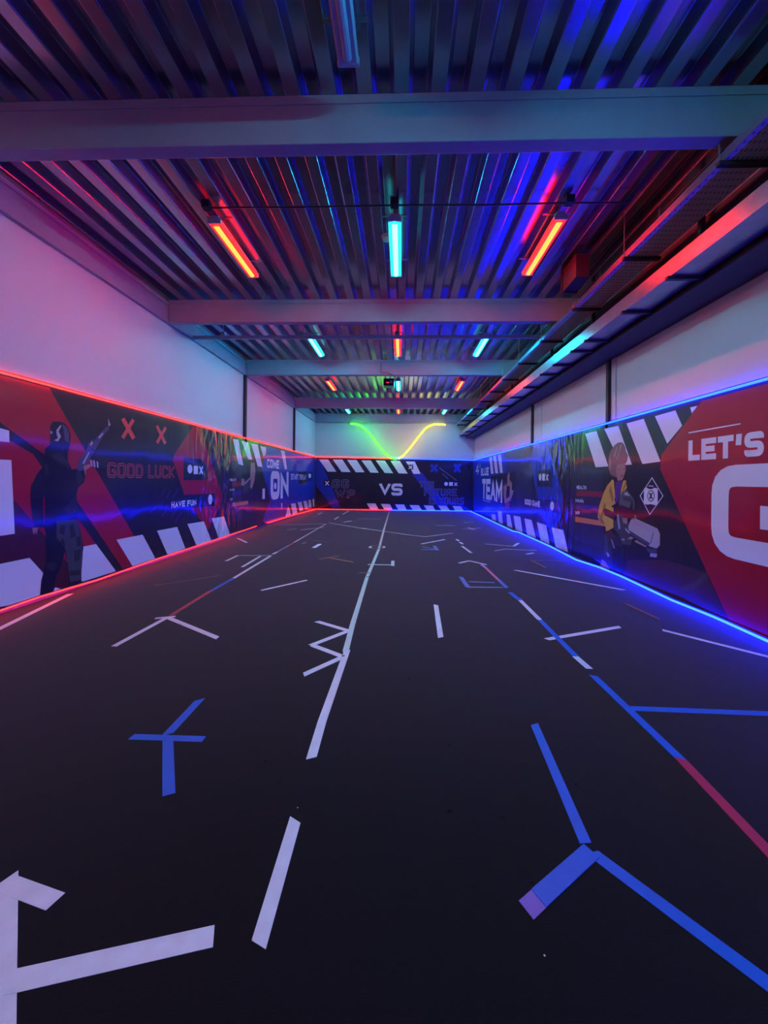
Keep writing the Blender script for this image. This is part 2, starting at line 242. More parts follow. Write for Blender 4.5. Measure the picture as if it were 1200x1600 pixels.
        ('p', 'tan', 3, [(9.457, 1.398), (9.633, 1.38), (9.615, 1.216), (9.439, 1.236)]),
        ('p', 'ink', 2, [(9.58, 1.689), (10.04, 1.819), (10.347, 1.558), (10.681, 0.997), (10.581, 0.679), (9.517, 0.729), (9.419, 1.183)]),
        ('p', 'white', 3, [(10.901, 1.115), (11.103, 1.115), (11.103, 0.813), (10.901, 0.813)]),
        ('p', 'blue', 1, [(11.19, 2.352), (17.458, 2.365), (17.542, 0.53), (13.405, 0.461), (11.887, 0.394), (10.822, 1.696), (10.904, 1.745)]),
        ('p', 'violet', 1, [(11.537, 0.73), (11.887, 0.394), (13.405, 0.451), (13.168, 0.107), (11.236, 0.08), (10.928, 0.195)]), ('t', 'white', 2, 'COME', (11.254, 1.722, 12.383, 2.002), 0.24, None, 0.05, 0.16),
        ('t', 'white', 2, 'ON', (11.584, 0.747, 13.44, 1.642), 0.27, None, 0.05, 0.1),
        ('p', 'white', 3,
         [(12.128, 1.175), (12.12, 1.133), (12.097, 1.098), (12.061, 1.074), (12.018, 1.067), (11.974, 1.076), (11.938, 1.101), (11.912, 1.137), (11.903, 1.178), (11.91, 1.22), (11.933, 1.255), (11.968, 1.278),
          (12.011, 1.286), (12.054, 1.278), (12.092, 1.254), (12.118, 1.218)]),
        ('t', 'white', 2, 'START', (13.73, 1.373, 14.722, 1.59), 0.24, None, 0.05, 0.16), ('p', 'ink', 2, [(14.757, 1.698), (16.074, 1.698), (16.074, 1.212), (14.757, 1.212)]),
        ('t', 'white', 3, 'TOPLAY', (14.862, 1.367, 15.922, 1.582), 0.24, None, 0.05, 0.16), ('p', 'ink', 2, [(16.283, 1.726), (17.085, 1.726), (17.085, 1.317), (16.283, 1.317)]),
        ('p', 'white', 3,
         [(16.811, 1.547), (16.793, 1.509), (16.739, 1.477), (16.657, 1.455), (16.561, 1.447), (16.465, 1.454), (16.384, 1.475), (16.329, 1.505), (16.309, 1.542), (16.326, 1.579), (16.378, 1.611), (16.457, 1.633),
          (16.552, 1.642), (16.649, 1.636), (16.733, 1.616), (16.79, 1.585)]),
        ('p', 'white', 3, [(13.406, 0.442), (13.67, 0.271), (13.756, 0.1), (13.108, 0.104)]), ('p', 'white', 3, [(13.762, 0.505), (14.354, 0.488), (14.628, 0.103), (14.015, 0.08)]),
        ('p', 'white', 3, [(14.65, 0.512), (15.24, 0.488), (15.504, 0.137), (14.973, 0.137)]), ('p', 'white', 3, [(15.489, 0.507), (16.059, 0.487), (16.35, 0.14), (15.805, 0.147)]),
        ('p', 'white', 3, [(16.335, 0.507), (16.769, 0.496), (16.984, 0.152), (16.444, 0.167)]), ('p', 'white', 3, [(17.07, 0.504), (17.436, 0.511), (17.506, 0.14), (17.241, 0.146)]),
        ('p', 'white', 3, [(12.538, 2.339), (12.941, 2.339), (13.235, 1.743), (12.991, 1.727)]), ('p', 'white', 3, [(12.623, 0.601), (12.766, 0.584), (12.772, 0.413), (12.629, 0.424)])],
 'R1': [('p', 'blue', 1, [(17.612, 2.3), (12.471, 2.3), (12.051, 1.657), (14.313, 1.575), (12.543, 0.688), (12.261, 0.386), (13.168, 0.02), (17.48, 0.02)]),
        ('p', 'white', 3, [(14.528, 2.282), (14.124, 2.284), (13.814, 1.66), (14.21, 1.667)]), ('p', 'white', 3, [(13.909, 2.285), (13.499, 2.289), (13.162, 1.669), (13.569, 1.676)]),
        ('p', 'white', 3, [(13.264, 2.29), (12.818, 2.287), (12.569, 1.676), (12.902, 1.673)]), ('p', 'white', 3, [(14.117, 0.185), (13.531, 0.237), (13.362, 0.02), (13.937, 0.02)]),
        ('p', 'white', 3, [(13.146, 0.386), (12.671, 0.406), (12.48, 0.02), (13.017, 0.02)]), ('p', 'white', 3, [(12.066, 0.377), (11.695, 0.384), (11.414, 0.02), (11.974, 0.02)]),
        ('t', 'white', 2, "4'", (17.179, 1.679, 16.053, 2.139), 0.2, None, 0.05, 0.16), ('t', 'white', 2, 'BLUE', (16.026, 1.611, 14.604, 1.921), 0.26, None, 0.05, 0.16),
        ('t', 'white', 3, 'TEAM', (15.736, 0.69, 12.609, 1.482), 0.24, None, 0.05, 0.1), ('p', 'white', 2, [(15.658, 0.615), (14.28, 0.619), (14.261, 0.64), (15.634, 0.638)]),
        ('p', 'tan', 4,
         [(12.016, 1.553), (11.865, 1.688), (11.74, 1.601), (11.795, 1.448), (11.495, 1.348), (11.545, 1.148), (11.316, 1.121), (11.651, 0.809), (12.273, 0.686), (12.414, 0.875), (12.496, 1.232), (12.038, 1.309)]),
        ('p', 'ink', 5, [(12.037, 1.275), (11.727, 1.245), (11.776, 0.938), (12.149, 0.852), (12.094, 1.099)]), ('p', 'barred', 5, [(12.273, 0.686), (11.771, 0.802), (11.763, 0.599), (12.202, 0.55)]),
        ('p', 'white', 3, [(11.321, 0.399), (10.679, 0.425), (10.455, 0.02), (11.11, 0.02)]), ('p', 'white', 3, [(10.334, 0.416), (9.767, 0.432), (9.437, 0.02), (10.091, 0.02)]),
        ('p', 'white', 3, [(9.383, 0.418), (8.778, 0.417), (8.577, 0.02), (9.125, 0.02)]), ('p', 'white', 3, [(8.476, 0.409), (7.875, 0.426), (7.585, 0.02), (8.247, 0.02)]),
        ('p', 'slate', 1, [(11.134, 1.76), (9.776, 1.699), (9.748, 0.795), (11.095, 0.66)]),
        ('p', 'blue', 1, [(9.678, 2.3), (8.831, 2.3), (8.403, 1.8), (7.911, 1.112), (7.903, 0.788), (8.238, 0.421), (8.729, 0.378), (9.031, 0.657), (9.357, 1.014), (9.902, 1.866)]),
        ('p', 'ink', 2, [(9.404, 1.67), (8.601, 1.664), (8.509, 1.612), (8.5, 1.289), (9.392, 1.279)]),
        ('p', 'white', 3,
         [(9.117, 1.503), (9.122, 1.471), (9.139, 1.443), (9.166, 1.425), (9.198, 1.418), (9.23, 1.425), (9.258, 1.443), (9.278, 1.471), (9.285, 1.504), (9.28, 1.537), (9.262, 1.565), (9.235, 1.583), (9.203, 1.589),
          (9.17, 1.582), (9.143, 1.563), (9.124, 1.535)]),
        ('p', 'white', 3, [(9.068, 1.581), (8.893, 1.581), (8.893, 1.423), (9.068, 1.423)]), ('p', 'white', 3, [(8.858, 1.559), (8.814, 1.57), (8.673, 1.43), (8.715, 1.419)]),
        ('p', 'white', 3, [(8.719, 1.568), (8.676, 1.557), (8.81, 1.419), (8.854, 1.43)]), ('p', 'ink', 2, [(10.418, 0.94), (8.19, 1.016), (8.204, 0.738), (10.444, 0.695)]),
        ('t', 'white', 3, 'GOOD GAME', (10.313, 0.79, 9.194, 0.936), 0.26, None, 0.05, 0.16),
        ('p', 'white', 3,
         [(8.348, 0.88), (8.355, 0.84), (8.378, 0.804), (8.413, 0.779), (8.455, 0.768), (8.498, 0.773), (8.535, 0.793), (8.56, 0.825), (8.57, 0.865), (8.562, 0.906), (8.539, 0.941), (8.503, 0.966), (8.46, 0.976),
          (8.418, 0.971), (8.382, 0.95), (8.357, 0.918)])],
 'R2': [('p', 'slate', 1, [(7.532, 1.742), (6.361, 1.593), (6.308, 0.328), (7.348, 0.308), (7.499, 0.352), (7.548, 0.448)]), ('t', 'white', 2, 'HEALTH', (7.297, 1.268, 6.922, 1.334), 0.22, None, 0.05, 0.16),
        ('p', 'barred', 2, [(7.297, 1.246), (6.367, 1.242), (6.366, 1.16), (7.294, 1.139)]), ('t', 'white', 2, 'MANA', (7.335, 1.022, 7.015, 1.091), 0.22, None, 0.05, 0.16),
        ('p', 'barblue', 2, [(7.309, 0.987), (6.488, 1.004), (6.515, 0.922), (7.307, 0.903)]), ('t', 'white', 2, 'XP', (7.341, 0.79, 7.164, 0.857), 0.24, None, 0.05, 0.16),
        ('p', 'orange', 2, [(7.34, 0.748), (6.344, 0.771), (6.31, 0.69), (7.338, 0.649)]), ('p', 'white', 2, [(6.983, 2.264), (6.579, 2.261), (6.198, 1.652), (6.597, 1.651)]),
        ('p', 'white', 2, [(6.336, 2.265), (5.929, 2.26), (5.575, 1.655), (5.799, 1.656), (6.021, 1.883)]), ('p', 'white', 2, [(5.718, 2.262), (5.318, 2.267), (4.97, 1.67), (5.336, 1.653)]),
        ('p', 'white', 2, [(5.087, 2.263), (4.714, 2.271), (4.601, 2.072), (4.85, 1.883)]), ('p', 'white', 2, [(4.478, 2.261), (4.37, 2.259), (4.452, 2.186)]),
        ('p', 'brown', 1, [(5.638, 0.288), (4.844, 0.452), (4.224, 0.445), (3.933, 0.02), (5.768, 0.02)]),
        ('p', 'red', 1, [(4.311, 2.3), (3.552, 2.3), (3.242, 2.3), (3.218, 0.02), (3.525, 0.02), (3.934, 0.036), (4.978, 1.574), (4.957, 1.756)]),
        ('p', 'white', 2, [(4.498, 1.967), (3.824, 1.974), (3.826, 1.986), (4.501, 1.982)]), ('t', 'white', 2, "LET'S", (4.499, 1.654, 3.583, 1.884), 0.27, None, 0.05, 0.1),
        ('t', 'white', 2, 'GO', (4.165, 0.66, 1.95, 1.585), 0.23, None, 0.05, 0.07), ('p', 'white', 2, [(5.132, 1.475), (4.909, 1.237), (5.171, 0.971), (5.388, 1.218)]),
        ('p', 'ink', 3, [(5.132, 1.456), (4.925, 1.237), (5.169, 0.991), (5.369, 1.218)]),
        ('p', 'white', 4, [(5.235, 1.335), (5.198, 1.316), (5.118, 1.318), (5.092, 1.335), (5.015, 1.328), (5.015, 1.121), (5.071, 1.111), (5.15, 1.12), (5.231, 1.107), (5.296, 1.12), (5.294, 1.322)]),
        ('p', 'ink', 5,
         [(5.074, 1.23), (5.079, 1.201), (5.095, 1.176), (5.118, 1.159), (5.147, 1.151), (5.176, 1.156), (5.2, 1.171), (5.217, 1.195), (5.224, 1.224), (5.218, 1.254), (5.202, 1.28), (5.178, 1.297), (5.149, 1.304),
          (5.121, 1.299), (5.097, 1.283), (5.08, 1.259)]),
        ('p', 'white', 6,
         [(5.088, 1.23), (5.092, 1.205), (5.105, 1.184), (5.124, 1.169), (5.147, 1.163), (5.17, 1.167), (5.19, 1.18), (5.204, 1.2), (5.209, 1.225), (5.205, 1.25), (5.192, 1.272), (5.172, 1.286), (5.149, 1.292),
          (5.126, 1.288), (5.106, 1.274), (5.093, 1.254)]),
        ('p', 'ink', 7, [(5.188, 1.263), (5.167, 1.273), (5.107, 1.193), (5.128, 1.182)]), ('p', 'ink', 7, [(5.129, 1.274), (5.108, 1.266), (5.165, 1.18), (5.187, 1.189)]),
        ('p', 'white', 4, [(5.199, 1.354), (5.101, 1.349), (5.1, 1.361), (5.198, 1.365)]),
        ('p', 'hair', 4,
         [(6.203, 1.687), (6.192, 1.798), (6.16, 1.865), (6.105, 1.916), (6.027, 1.971), (5.936, 2.002), (5.842, 2.0), (5.785, 1.975), (5.739, 1.912), (5.716, 1.846), (5.665, 1.791), (5.692, 1.704), (5.768, 1.656),
          (5.906, 1.661), (5.95, 1.475), (6.047, 1.49), (6.123, 1.518), (6.175, 1.588)]),
        ('p', 'hairlight', 5, [(6.053, 1.816), (5.958, 1.944), (5.819, 1.971), (5.886, 1.845), (5.955, 1.743)]),
        ('p', 'skin', 5, [(5.953, 1.67), (5.735, 1.68), (5.722, 1.577), (5.776, 1.474), (5.809, 1.435), (5.925, 1.422), (5.975, 1.543)]), ('p', 'hair', 6, [(5.94, 1.602), (5.858, 1.609), (5.858, 1.596), (5.933, 1.589)]),
        ('p', 'hair', 6, [(5.794, 1.605), (5.74, 1.609), (5.74, 1.596), (5.789, 1.591)]), ('p', 'barred', 6, [(5.845, 1.508), (5.783, 1.513), (5.792, 1.494), (5.838, 1.49)]),
        ('p', 'yellow', 4, [(6.071, 1.449), (6.222, 1.351), (6.326, 1.236), (6.46, 1.014), (6.513, 0.819), (6.37, 0.704), (6.262, 0.689), (6.247, 0.606), (6.032, 0.703), (6.038, 1.042), (5.992, 1.179), (6.033, 1.422)]),
        ('p', 'yellow', 4, [(5.72, 1.435), (5.685, 1.32), (5.806, 1.24), (5.873, 1.132), (5.83, 1.317), (5.786, 1.422)]), ('p', 'yellowdark', 5, [(6.12, 1.366), (6.041, 1.177), (6.064, 1.067), (6.168, 1.255)]),
        ('p', 'yellowdark', 5, [(6.296, 1.081), (6.255, 1.027), (6.372, 0.79), (6.428, 0.828)]), ('p', 'purple', 4, [(5.997, 1.408), (5.809, 1.422), (5.874, 1.184), (5.966, 1.073), (6.006, 1.26)]),
        ('p', 'green', 5, [(5.829, 1.252), (5.695, 1.295), (5.587, 1.222), (5.503, 1.151), (5.5, 1.003), (5.603, 0.945), (5.824, 0.977), (5.895, 1.104)]),
        ('p', 'silver', 6, [(5.76, 1.241), (5.684, 1.263), (5.608, 1.209), (5.738, 1.216)]), ('p', 'maroon', 6, [(6.013, 0.989), (5.825, 1.069), (5.5, 1.015), (5.498, 0.905), (5.709, 0.858), (5.939, 0.888)]),
        ('p', 'camodark', 6, [(5.585, 1.147), (5.533, 1.15), (5.54, 0.95), (5.582, 0.946)]), ('p', 'tan', 5, [(5.581, 0.896), (5.479, 0.956), (5.448, 0.897), (5.538, 0.838)]),
        ('p', 'brown', 7, [(6.348, 0.95), (6.268, 0.984), (5.892, 0.919), (5.985, 0.816), (6.292, 0.869)]),
        ('p', 'silver', 5, [(5.581, 0.871), (5.458, 0.896), (5.015, 0.817), (4.964, 0.757), (4.962, 0.613), (5.028, 0.557), (5.186, 0.563), (5.619, 0.678), (5.653, 0.762)]),
        ('p', 'gunlight', 6, [(5.498, 0.874), (5.04, 0.797), (5.082, 0.752), (5.538, 0.826)]), ('p', 'camodark', 6, [(5.08, 0.804), (5.147, 0.605), (5.135, 0.605), (5.069, 0.804)]),
        ('p', 'gun', 6, [(5.62, 0.716), (5.15, 0.604), (5.186, 0.563), (5.619, 0.665)]),
        ('p', 'camo', 7, [(5.986, 0.87), (5.927, 0.916), (5.8, 0.927), (5.622, 0.817), (5.663, 0.698), (5.534, 0.603), (5.574, 0.509), (5.792, 0.485), (5.887, 0.628), (6.032, 0.689)]),
        ('p', 'gunlight', 8, [(5.939, 0.908), (5.892, 0.919), (5.842, 0.713), (5.888, 0.694)]), ('p', 'tan', 8, [(5.799, 0.875), (5.666, 0.888), (5.665, 0.799), (5.764, 0.801)]),
        ('p', 'camodark', 4, [(6.287, 0.629), (5.886, 0.589), (5.746, 0.416), (5.784, 0.071), (6.093, 0.02), (6.33, 0.053), (6.35, 0.378)]),
        ('p', 'camo', 5, [(6.313, 0.569), (6.207, 0.57), (6.149, 0.232), (6.28, 0.248)]), ('p', 'skin', 5, [(6.359, 0.147), (6.251, 0.127), (6.119, 0.045), (6.17, 0.02), (6.412, 0.021)]),
        ('p', 'hair', 6, [(6.055, 1.926), (5.983, 1.973), (6.017, 1.855), (6.102, 1.737), (6.127, 1.766)]), ('p', 'hair', 6, [(5.912, 1.993), (5.877, 1.993), (5.886, 1.885), (6.002, 1.719), (6.027, 1.747)]),
        ('p', 'hair', 6, [(5.796, 1.956), (5.773, 1.941), (5.793, 1.8), (5.906, 1.688), (5.907, 1.727)]), ('p', 'hairlight', 6, [(6.178, 1.727), (6.148, 1.795), (6.114, 1.724), (6.124, 1.587), (6.163, 1.616)]),
        ('p', 'yellowdark', 5, [(6.486, 0.895), (6.443, 0.87), (6.29, 0.742), (6.302, 0.712), (6.427, 0.748)]), ('p', 'yellowdark', 5, [(5.817, 1.265), (5.719, 1.41), (5.701, 1.371), (5.806, 1.246)]),
        ('p', 'silver', 6, [(6.04, 1.109), (5.991, 1.119), (5.978, 1.072), (6.027, 1.063)]), ('p', 'maroon', 6, [(5.955, 1.101), (5.896, 1.13), (5.872, 1.105), (5.93, 1.062)]),
        ('p', 'black', 6, [(6.088, 1.038), (6.039, 1.048), (6.033, 1.015), (6.078, 1.009)]), ('p', 'tan', 8, [(5.661, 0.583), (5.576, 0.634), (5.504, 0.62), (5.576, 0.59)]),
        ('p', 'tan', 8, [(5.793, 0.576), (5.704, 0.57), (5.748, 0.544), (5.816, 0.547)]), ('p', 'tan', 6, [(5.493, 0.572), (5.453, 0.603), (5.222, 0.557), (5.24, 0.536)]),
        ('p', 'gunlight', 8, [(5.707, 0.743), (5.598, 0.681), (5.619, 0.665), (5.718, 0.71)]), ('p', 'gunlight', 6, [(6.228, 0.286), (6.162, 0.285), (6.123, 0.244), (6.187, 0.217)]),
        ('p', 'black', 5, [(6.076, 0.424), (5.814, 0.442), (5.808, 0.117), (6.045, 0.062)]), ('p', 'tan', 8, [(6.103, 0.516), (6.053, 0.51), (5.977, 0.387), (6.026, 0.392)]),
        ('p', 'brown', 6, [(6.287, 0.615), (6.081, 0.656), (5.981, 0.561), (6.179, 0.476)]), ('p', 'ink', 8, [(6.336, 0.926), (5.929, 0.879), (5.925, 0.886), (6.331, 0.933)]),
        ('p', 'ink', 7, [(5.605, 1.083), (5.553, 1.086), (5.552, 1.011), (5.604, 1.007)]), ('p', 'camo', 6, [(5.805, 1.187), (5.607, 1.19), (5.513, 1.144), (5.585, 1.122), (5.759, 1.138)]),
        ('p', 'gun', 5, [(5.24, 0.53), (5.011, 0.548), (5.027, 0.489), (5.184, 0.482)]), ('p', 'gunlight', 5, [(5.148, 0.477), (5.01, 0.492), (5.026, 0.444), (5.156, 0.43)])]}
TAPES = [('white', 'long white tape running out of the bottom left corner', [(-1.359, 1.293), (-1.008, 0.948), (-0.888, 0.831)], 0.056),
 ('white', 'short stubby white tape arm at the top of the bottom left mark', [(-1.344, 1.276), (-1.125, 1.228)], 0.056),
 ('white', 'long slanting white tape arm pointing right, in the bottom left corner', [(-1.082, 1.024), (-0.56, 1.156)], 0.06), ('white', 'nearest white dash of the middle line', [(-0.423, 1.564), (-0.415, 1.139)], 0.05),
 ('white', 'bright white stretch of the middle line below the zigzag', [(-0.433, 3.149), (-0.446, 2.202), (-0.439, 1.912)], 0.05),
 ('neonlit', 'stretch of the middle line above the zigzag, green neon reflection painted in', [(-0.485, 5.5), (-0.461, 3.683), (-0.443, 3.113)], 0.05),
 ('neonlit', 'short stretch of the middle line beside the L mark, green neon reflection painted in', [(-0.45, 7.756), (-0.471, 6.339), (-0.484, 5.537)], 0.05),
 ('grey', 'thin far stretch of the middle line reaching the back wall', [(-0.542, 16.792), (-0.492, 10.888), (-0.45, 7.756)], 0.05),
 ('white', 'topmost white arm of the zigzag left of the middle line', [(-0.822, 3.756), (-0.47, 3.536)], 0.05), ('white', 'second white arm of the zigzag from the top', [(-0.481, 3.535), (-0.75, 3.211)], 0.05),
 ('white', 'third white arm of the zigzag from the top', [(-0.746, 3.217), (-0.449, 3.017)], 0.05), ('white', 'lowest white arm of the zigzag left of the middle line', [(-0.466, 2.994), (-0.687, 2.725)], 0.05),
 ('white', 'lone upright white dash on bare floor right of the middle line', [(0.397, 4.34), (0.361, 3.44)], 0.05),
 ('white', 'lone slanting white strip between the left line and the middle line', [(-1.748, 4.756), (-1.297, 5.282)], 0.05),
 ('white', 'left arm of the white peak shape at the near end of the left line', [(-2.366, 3.099), (-2.334, 3.767)], 0.05),
 ('white', 'right arm of the white peak shape at the near end of the left line', [(-2.327, 3.767), (-1.598, 3.312)], 0.05),
 ('white', 'small white strip capping the tip of the white peak', [(-2.436, 3.734), (-2.268, 3.798)], 0.04), ('red', 'red strip of the left line joining the white peak', [(-2.328, 3.822), (-2.355, 4.7)], 0.05),
 ('blue', 'blue strip of the left line between the red and white strips', [(-2.355, 4.7), (-2.343, 5.309)], 0.05), ('white', 'white strip of the left line beside its twin', [(-2.343, 5.309), (-2.366, 6.9)], 0.05),
 ('white', 'white strip running parallel left of the left line', [(-2.507, 5.99), (-2.538, 6.856)], 0.05),
 ('grey', 'thin cross strip joining the parallel white strips at their far ends', [(-2.981, 6.877), (-2.365, 6.93)], 0.045),
 ('white', 'short white arm at the left end of the thin cross strip', [(-2.958, 6.409), (-2.964, 6.878)], 0.05), ('white', 'short white dash close to the red lit left wall', [(-3.831, 8.864), (-3.36, 8.266)], 0.05),
 ('orange', 'long faded orange strip left of the left line', [(-3.2, 4.872), (-2.594, 5.453)], 0.035),
 ('white', 'pink lit white strip running along the left wall', [(-3.941, 4.457), (-3.672, 3.404), (-3.564, 3.006)], 0.06),
 ('white', 'tiny white piece of the left line beyond the thin cross strip', [(-2.382, 7.05), (-2.371, 7.273)], 0.05),
 ('bluegrey', 'pale blue strip in the far half of the left line', [(-2.371, 7.273), (-2.361, 8.032)], 0.04), ('red', 'tiny reddish strip in the far half of the left line', [(-2.361, 8.032), (-2.362, 8.425)], 0.04),
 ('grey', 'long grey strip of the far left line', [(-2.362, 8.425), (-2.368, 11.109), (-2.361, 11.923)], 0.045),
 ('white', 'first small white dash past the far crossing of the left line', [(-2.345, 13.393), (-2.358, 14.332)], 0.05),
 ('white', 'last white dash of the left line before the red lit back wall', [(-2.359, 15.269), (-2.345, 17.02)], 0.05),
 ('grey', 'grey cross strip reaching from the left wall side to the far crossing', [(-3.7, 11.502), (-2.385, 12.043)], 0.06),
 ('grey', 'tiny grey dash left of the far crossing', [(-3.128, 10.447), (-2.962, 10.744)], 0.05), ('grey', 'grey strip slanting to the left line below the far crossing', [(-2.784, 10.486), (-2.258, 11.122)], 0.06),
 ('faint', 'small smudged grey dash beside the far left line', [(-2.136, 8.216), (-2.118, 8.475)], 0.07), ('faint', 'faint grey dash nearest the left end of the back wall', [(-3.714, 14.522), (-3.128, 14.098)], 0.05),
 ('white', 'stubby white dash between the far left line and the middle line', [(-1.785, 7.779), (-1.755, 8.253)], 0.09),
 ('faint', 'barely visible strip beyond the stubby white dash', [(-2.041, 8.756), (-1.626, 8.523)], 0.04), ('orange', 'far arm of the faded orange forked mark', [(-1.438, 6.668), (-1.127, 7.037)], 0.045),
 ('orange', 'near arm of the faded orange forked mark', [(-1.259, 6.794), (-0.808, 6.484)], 0.055), ('grey', 'tiny grey tick at the foot of the back wall near the left corner', [(-3.306, 15.127), (-3.34, 16.022)], 0.1),
 ('grey', 'faint grey strip parallel to the back wall left of the middle line', [(-1.611, 13.718), (-0.693, 13.73)], 0.05),
 ('faint', 'faint strip under the small white tick past the left line', [(-2.12, 12.895), (-1.457, 12.781)], 0.06),
 ('white', 'small white tick lying on a faint strip past the left line', [(-1.891, 12.53), (-1.694, 12.951)], 0.08), ('grey', 'left stretch of the long cross line', [(-2.33, 12.286), (-1.082, 10.963)], 0.055),
 ('white', 'small white square patch on the long cross line', [(-1.11, 10.96), (-1.036, 11.056)], 0.13),
 ('grey', 'middle stretch of the long cross line over the middle line', [(-1.028, 10.969), (0.212, 9.819), (0.588, 9.558)], 0.055),
 ('grey', 'right stretch of the long cross line bending back up', [(0.588, 9.558), (1.382, 10.302)], 0.055),
 ('white', 'white strip just below the right end of the long cross line', [(0.438, 8.464), (1.034, 9.161)], 0.06),
 ('brown', 'far brown strip of the small box across the middle line', [(-0.65, 8.146), (-0.351, 8.143)], 0.05),
 ('brown', 'near brown strip of the small box across the middle line', [(-0.608, 7.792), (-0.349, 7.816)], 0.05),
 ('white', 'left white square of the small box across the middle line', [(-0.668, 7.958), (-0.609, 7.963)], 0.16),
 ('white', 'right white square of the small box across the middle line', [(-0.387, 7.984), (-0.33, 7.989)], 0.16), ('neonlit', 'pale cross bar of the L mark on the middle line', [(-0.545, 6.333), (-0.143, 6.332)], 0.05),
 ('neonlit', 'short upright of the L mark right of the middle line', [(-0.143, 6.653), (-0.133, 6.257)], 0.055),
 ('brown', 'faint brown tick left of the middle line below the L mark', [(-0.638, 5.755), (-0.466, 5.769)], 0.04), ('bluefade', 'near shaft of the faded blue arrow', [(0.412, 7.762), (0.723, 7.791)], 0.05),
 ('bluefade', 'far shaft of the faded blue arrow', [(0.446, 8.085), (0.668, 7.858)], 0.05), ('bluefade', 'tip of the faded blue arrow', [(0.71, 8.243), (0.727, 7.72)], 0.07),
 ('white', 'farthest tiny dash of the far right dashed row', [(1.318, 9.24), (1.339, 8.971)], 0.06), ('white', 'middle tiny dash of the far right dashed row', [(1.337, 8.814), (1.359, 8.535)], 0.06),
 ('white', 'longest dash of the far right dashed row', [(1.302, 8.259), (1.364, 7.506)], 0.05),
 ('white', 'short left arm of the white roof shape at the far end of the right line', [(0.982, 6.555), (1.191, 6.764)], 0.05),
 ('white', 'long right arm of the white roof shape at the far end of the right line', [(1.191, 6.764), (1.427, 6.468)], 0.05),
 ('lilac', 'short lilac strip leaving the white roof shape', [(1.345, 6.486), (1.366, 6.252)], 0.045), ('pink', 'pink strip of the right line', [(1.366, 6.252), (1.386, 5.462)], 0.045),
 ('bluefade', 'blue strip of the right line closing the open blue box', [(1.386, 5.462), (1.393, 5.092)], 0.055), ('bluefade', 'slanting left side of the open blue box', [(0.872, 5.62), (0.883, 5.086)], 0.06),
 ('bluegrey', 'long near side of the open blue box', [(0.883, 5.086), (1.346, 5.104)], 0.045), ('bluegrey', 'thin far bar inside the open blue box', [(0.945, 5.361), (1.291, 5.337)], 0.04),
 ('blue', 'short blue strip of the right line before its first white strip', [(1.374, 4.876), (1.401, 4.569)], 0.055), ('white', 'long white strip of the right line', [(1.408, 4.643), (1.411, 3.929)], 0.05),
 ('white', 'white strip crossing the right line on a slant', [(1.299, 3.454), (2.128, 3.793)], 0.05), ('blue', 'blue strip of the right line over the white crossing strip', [(1.411, 3.929), (1.41, 3.104)], 0.05),
 ('white', 'short white strip of the right line beside the dark gap', [(1.405, 3.126), (1.421, 2.928)], 0.05), ('blue', 'long blue strip of the right line past the dark gap', [(1.398, 2.823), (1.427, 1.992)], 0.05),
 ('crimson', 'crimson strip of the right line leaving the right edge', [(1.427, 1.996), (1.41, 1.512), (1.406, 1.435)], 0.05),
 ('blue', 'level blue strip branching off the right line', [(1.438, 2.429), (2.246, 2.417), (2.467, 2.412)], 0.05),
 ('white', 'white strip running out at the right edge near the blue lit wall', [(2.491, 3.737), (2.982, 3.214), (3.051, 3.13)], 0.05),
 ('orange', 'faded reddish strip between two white strips by the right wall', [(2.599, 4.507), (2.656, 4.024)], 0.04),
 ('white', 'long white strip below the printed figure in the yellow jacket', [(1.798, 6.109), (2.903, 5.095)], 0.055),
 ('grey', 'long part of the far white tick by the right wall', [(1.864, 8.601), (2.425, 8.348)], 0.055), ('white', 'short part of the far white tick by the right wall', [(2.432, 8.373), (2.653, 8.79)], 0.06),
 ('grey', 'short left arm of the flat white bracket by the right wall', [(1.874, 7.775), (2.139, 7.992)], 0.05),
 ('grey', 'long right arm of the flat white bracket by the right wall', [(2.139, 7.992), (2.747, 7.903)], 0.055), ('white', 'tiny white dash below the flat white bracket', [(2.411, 7.469), (2.598, 7.615)], 0.06),
 ('brown', 'faint brown strip touching the blue glow by the right wall', [(2.635, 7.553), (2.905, 7.449)], 0.045),
 ('brown', 'slanting arm of the faint brown hook by the right wall', [(2.315, 6.89), (2.349, 6.316)], 0.045), ('brown', 'level arm of the faint brown hook by the right wall', [(2.37, 6.878), (2.546, 6.909)], 0.045),
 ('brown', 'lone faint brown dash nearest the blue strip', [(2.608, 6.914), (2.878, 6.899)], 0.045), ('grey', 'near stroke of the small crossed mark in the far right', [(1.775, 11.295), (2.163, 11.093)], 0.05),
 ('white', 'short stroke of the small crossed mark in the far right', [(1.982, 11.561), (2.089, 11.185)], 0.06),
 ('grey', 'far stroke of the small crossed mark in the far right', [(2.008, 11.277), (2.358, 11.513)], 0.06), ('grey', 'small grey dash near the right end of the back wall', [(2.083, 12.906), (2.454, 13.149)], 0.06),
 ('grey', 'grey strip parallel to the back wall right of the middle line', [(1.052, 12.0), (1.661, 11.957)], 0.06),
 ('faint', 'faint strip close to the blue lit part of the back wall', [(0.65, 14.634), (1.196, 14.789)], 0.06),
 ('blue', 'upper slanting arm of the blue mark left of the middle line', [(-1.261, 2.387), (-1.264, 2.051)], 0.05),
 ('blue', 'level bar of the blue mark left of the middle line', [(-1.444, 2.024), (-1.046, 2.025)], 0.045), ('blue', 'upright stem of the blue mark left of the middle line', [(-1.228, 2.001), (-1.013, 1.662)], 0.05),
 ('blue', 'upper arm of the large blue mark in the near right', [(0.778, 2.24), (0.726, 1.512)], 0.046), ('blue', 'lower left arm of the large blue mark in the near right', [(0.733, 1.482), (0.474, 1.306)], 0.062),
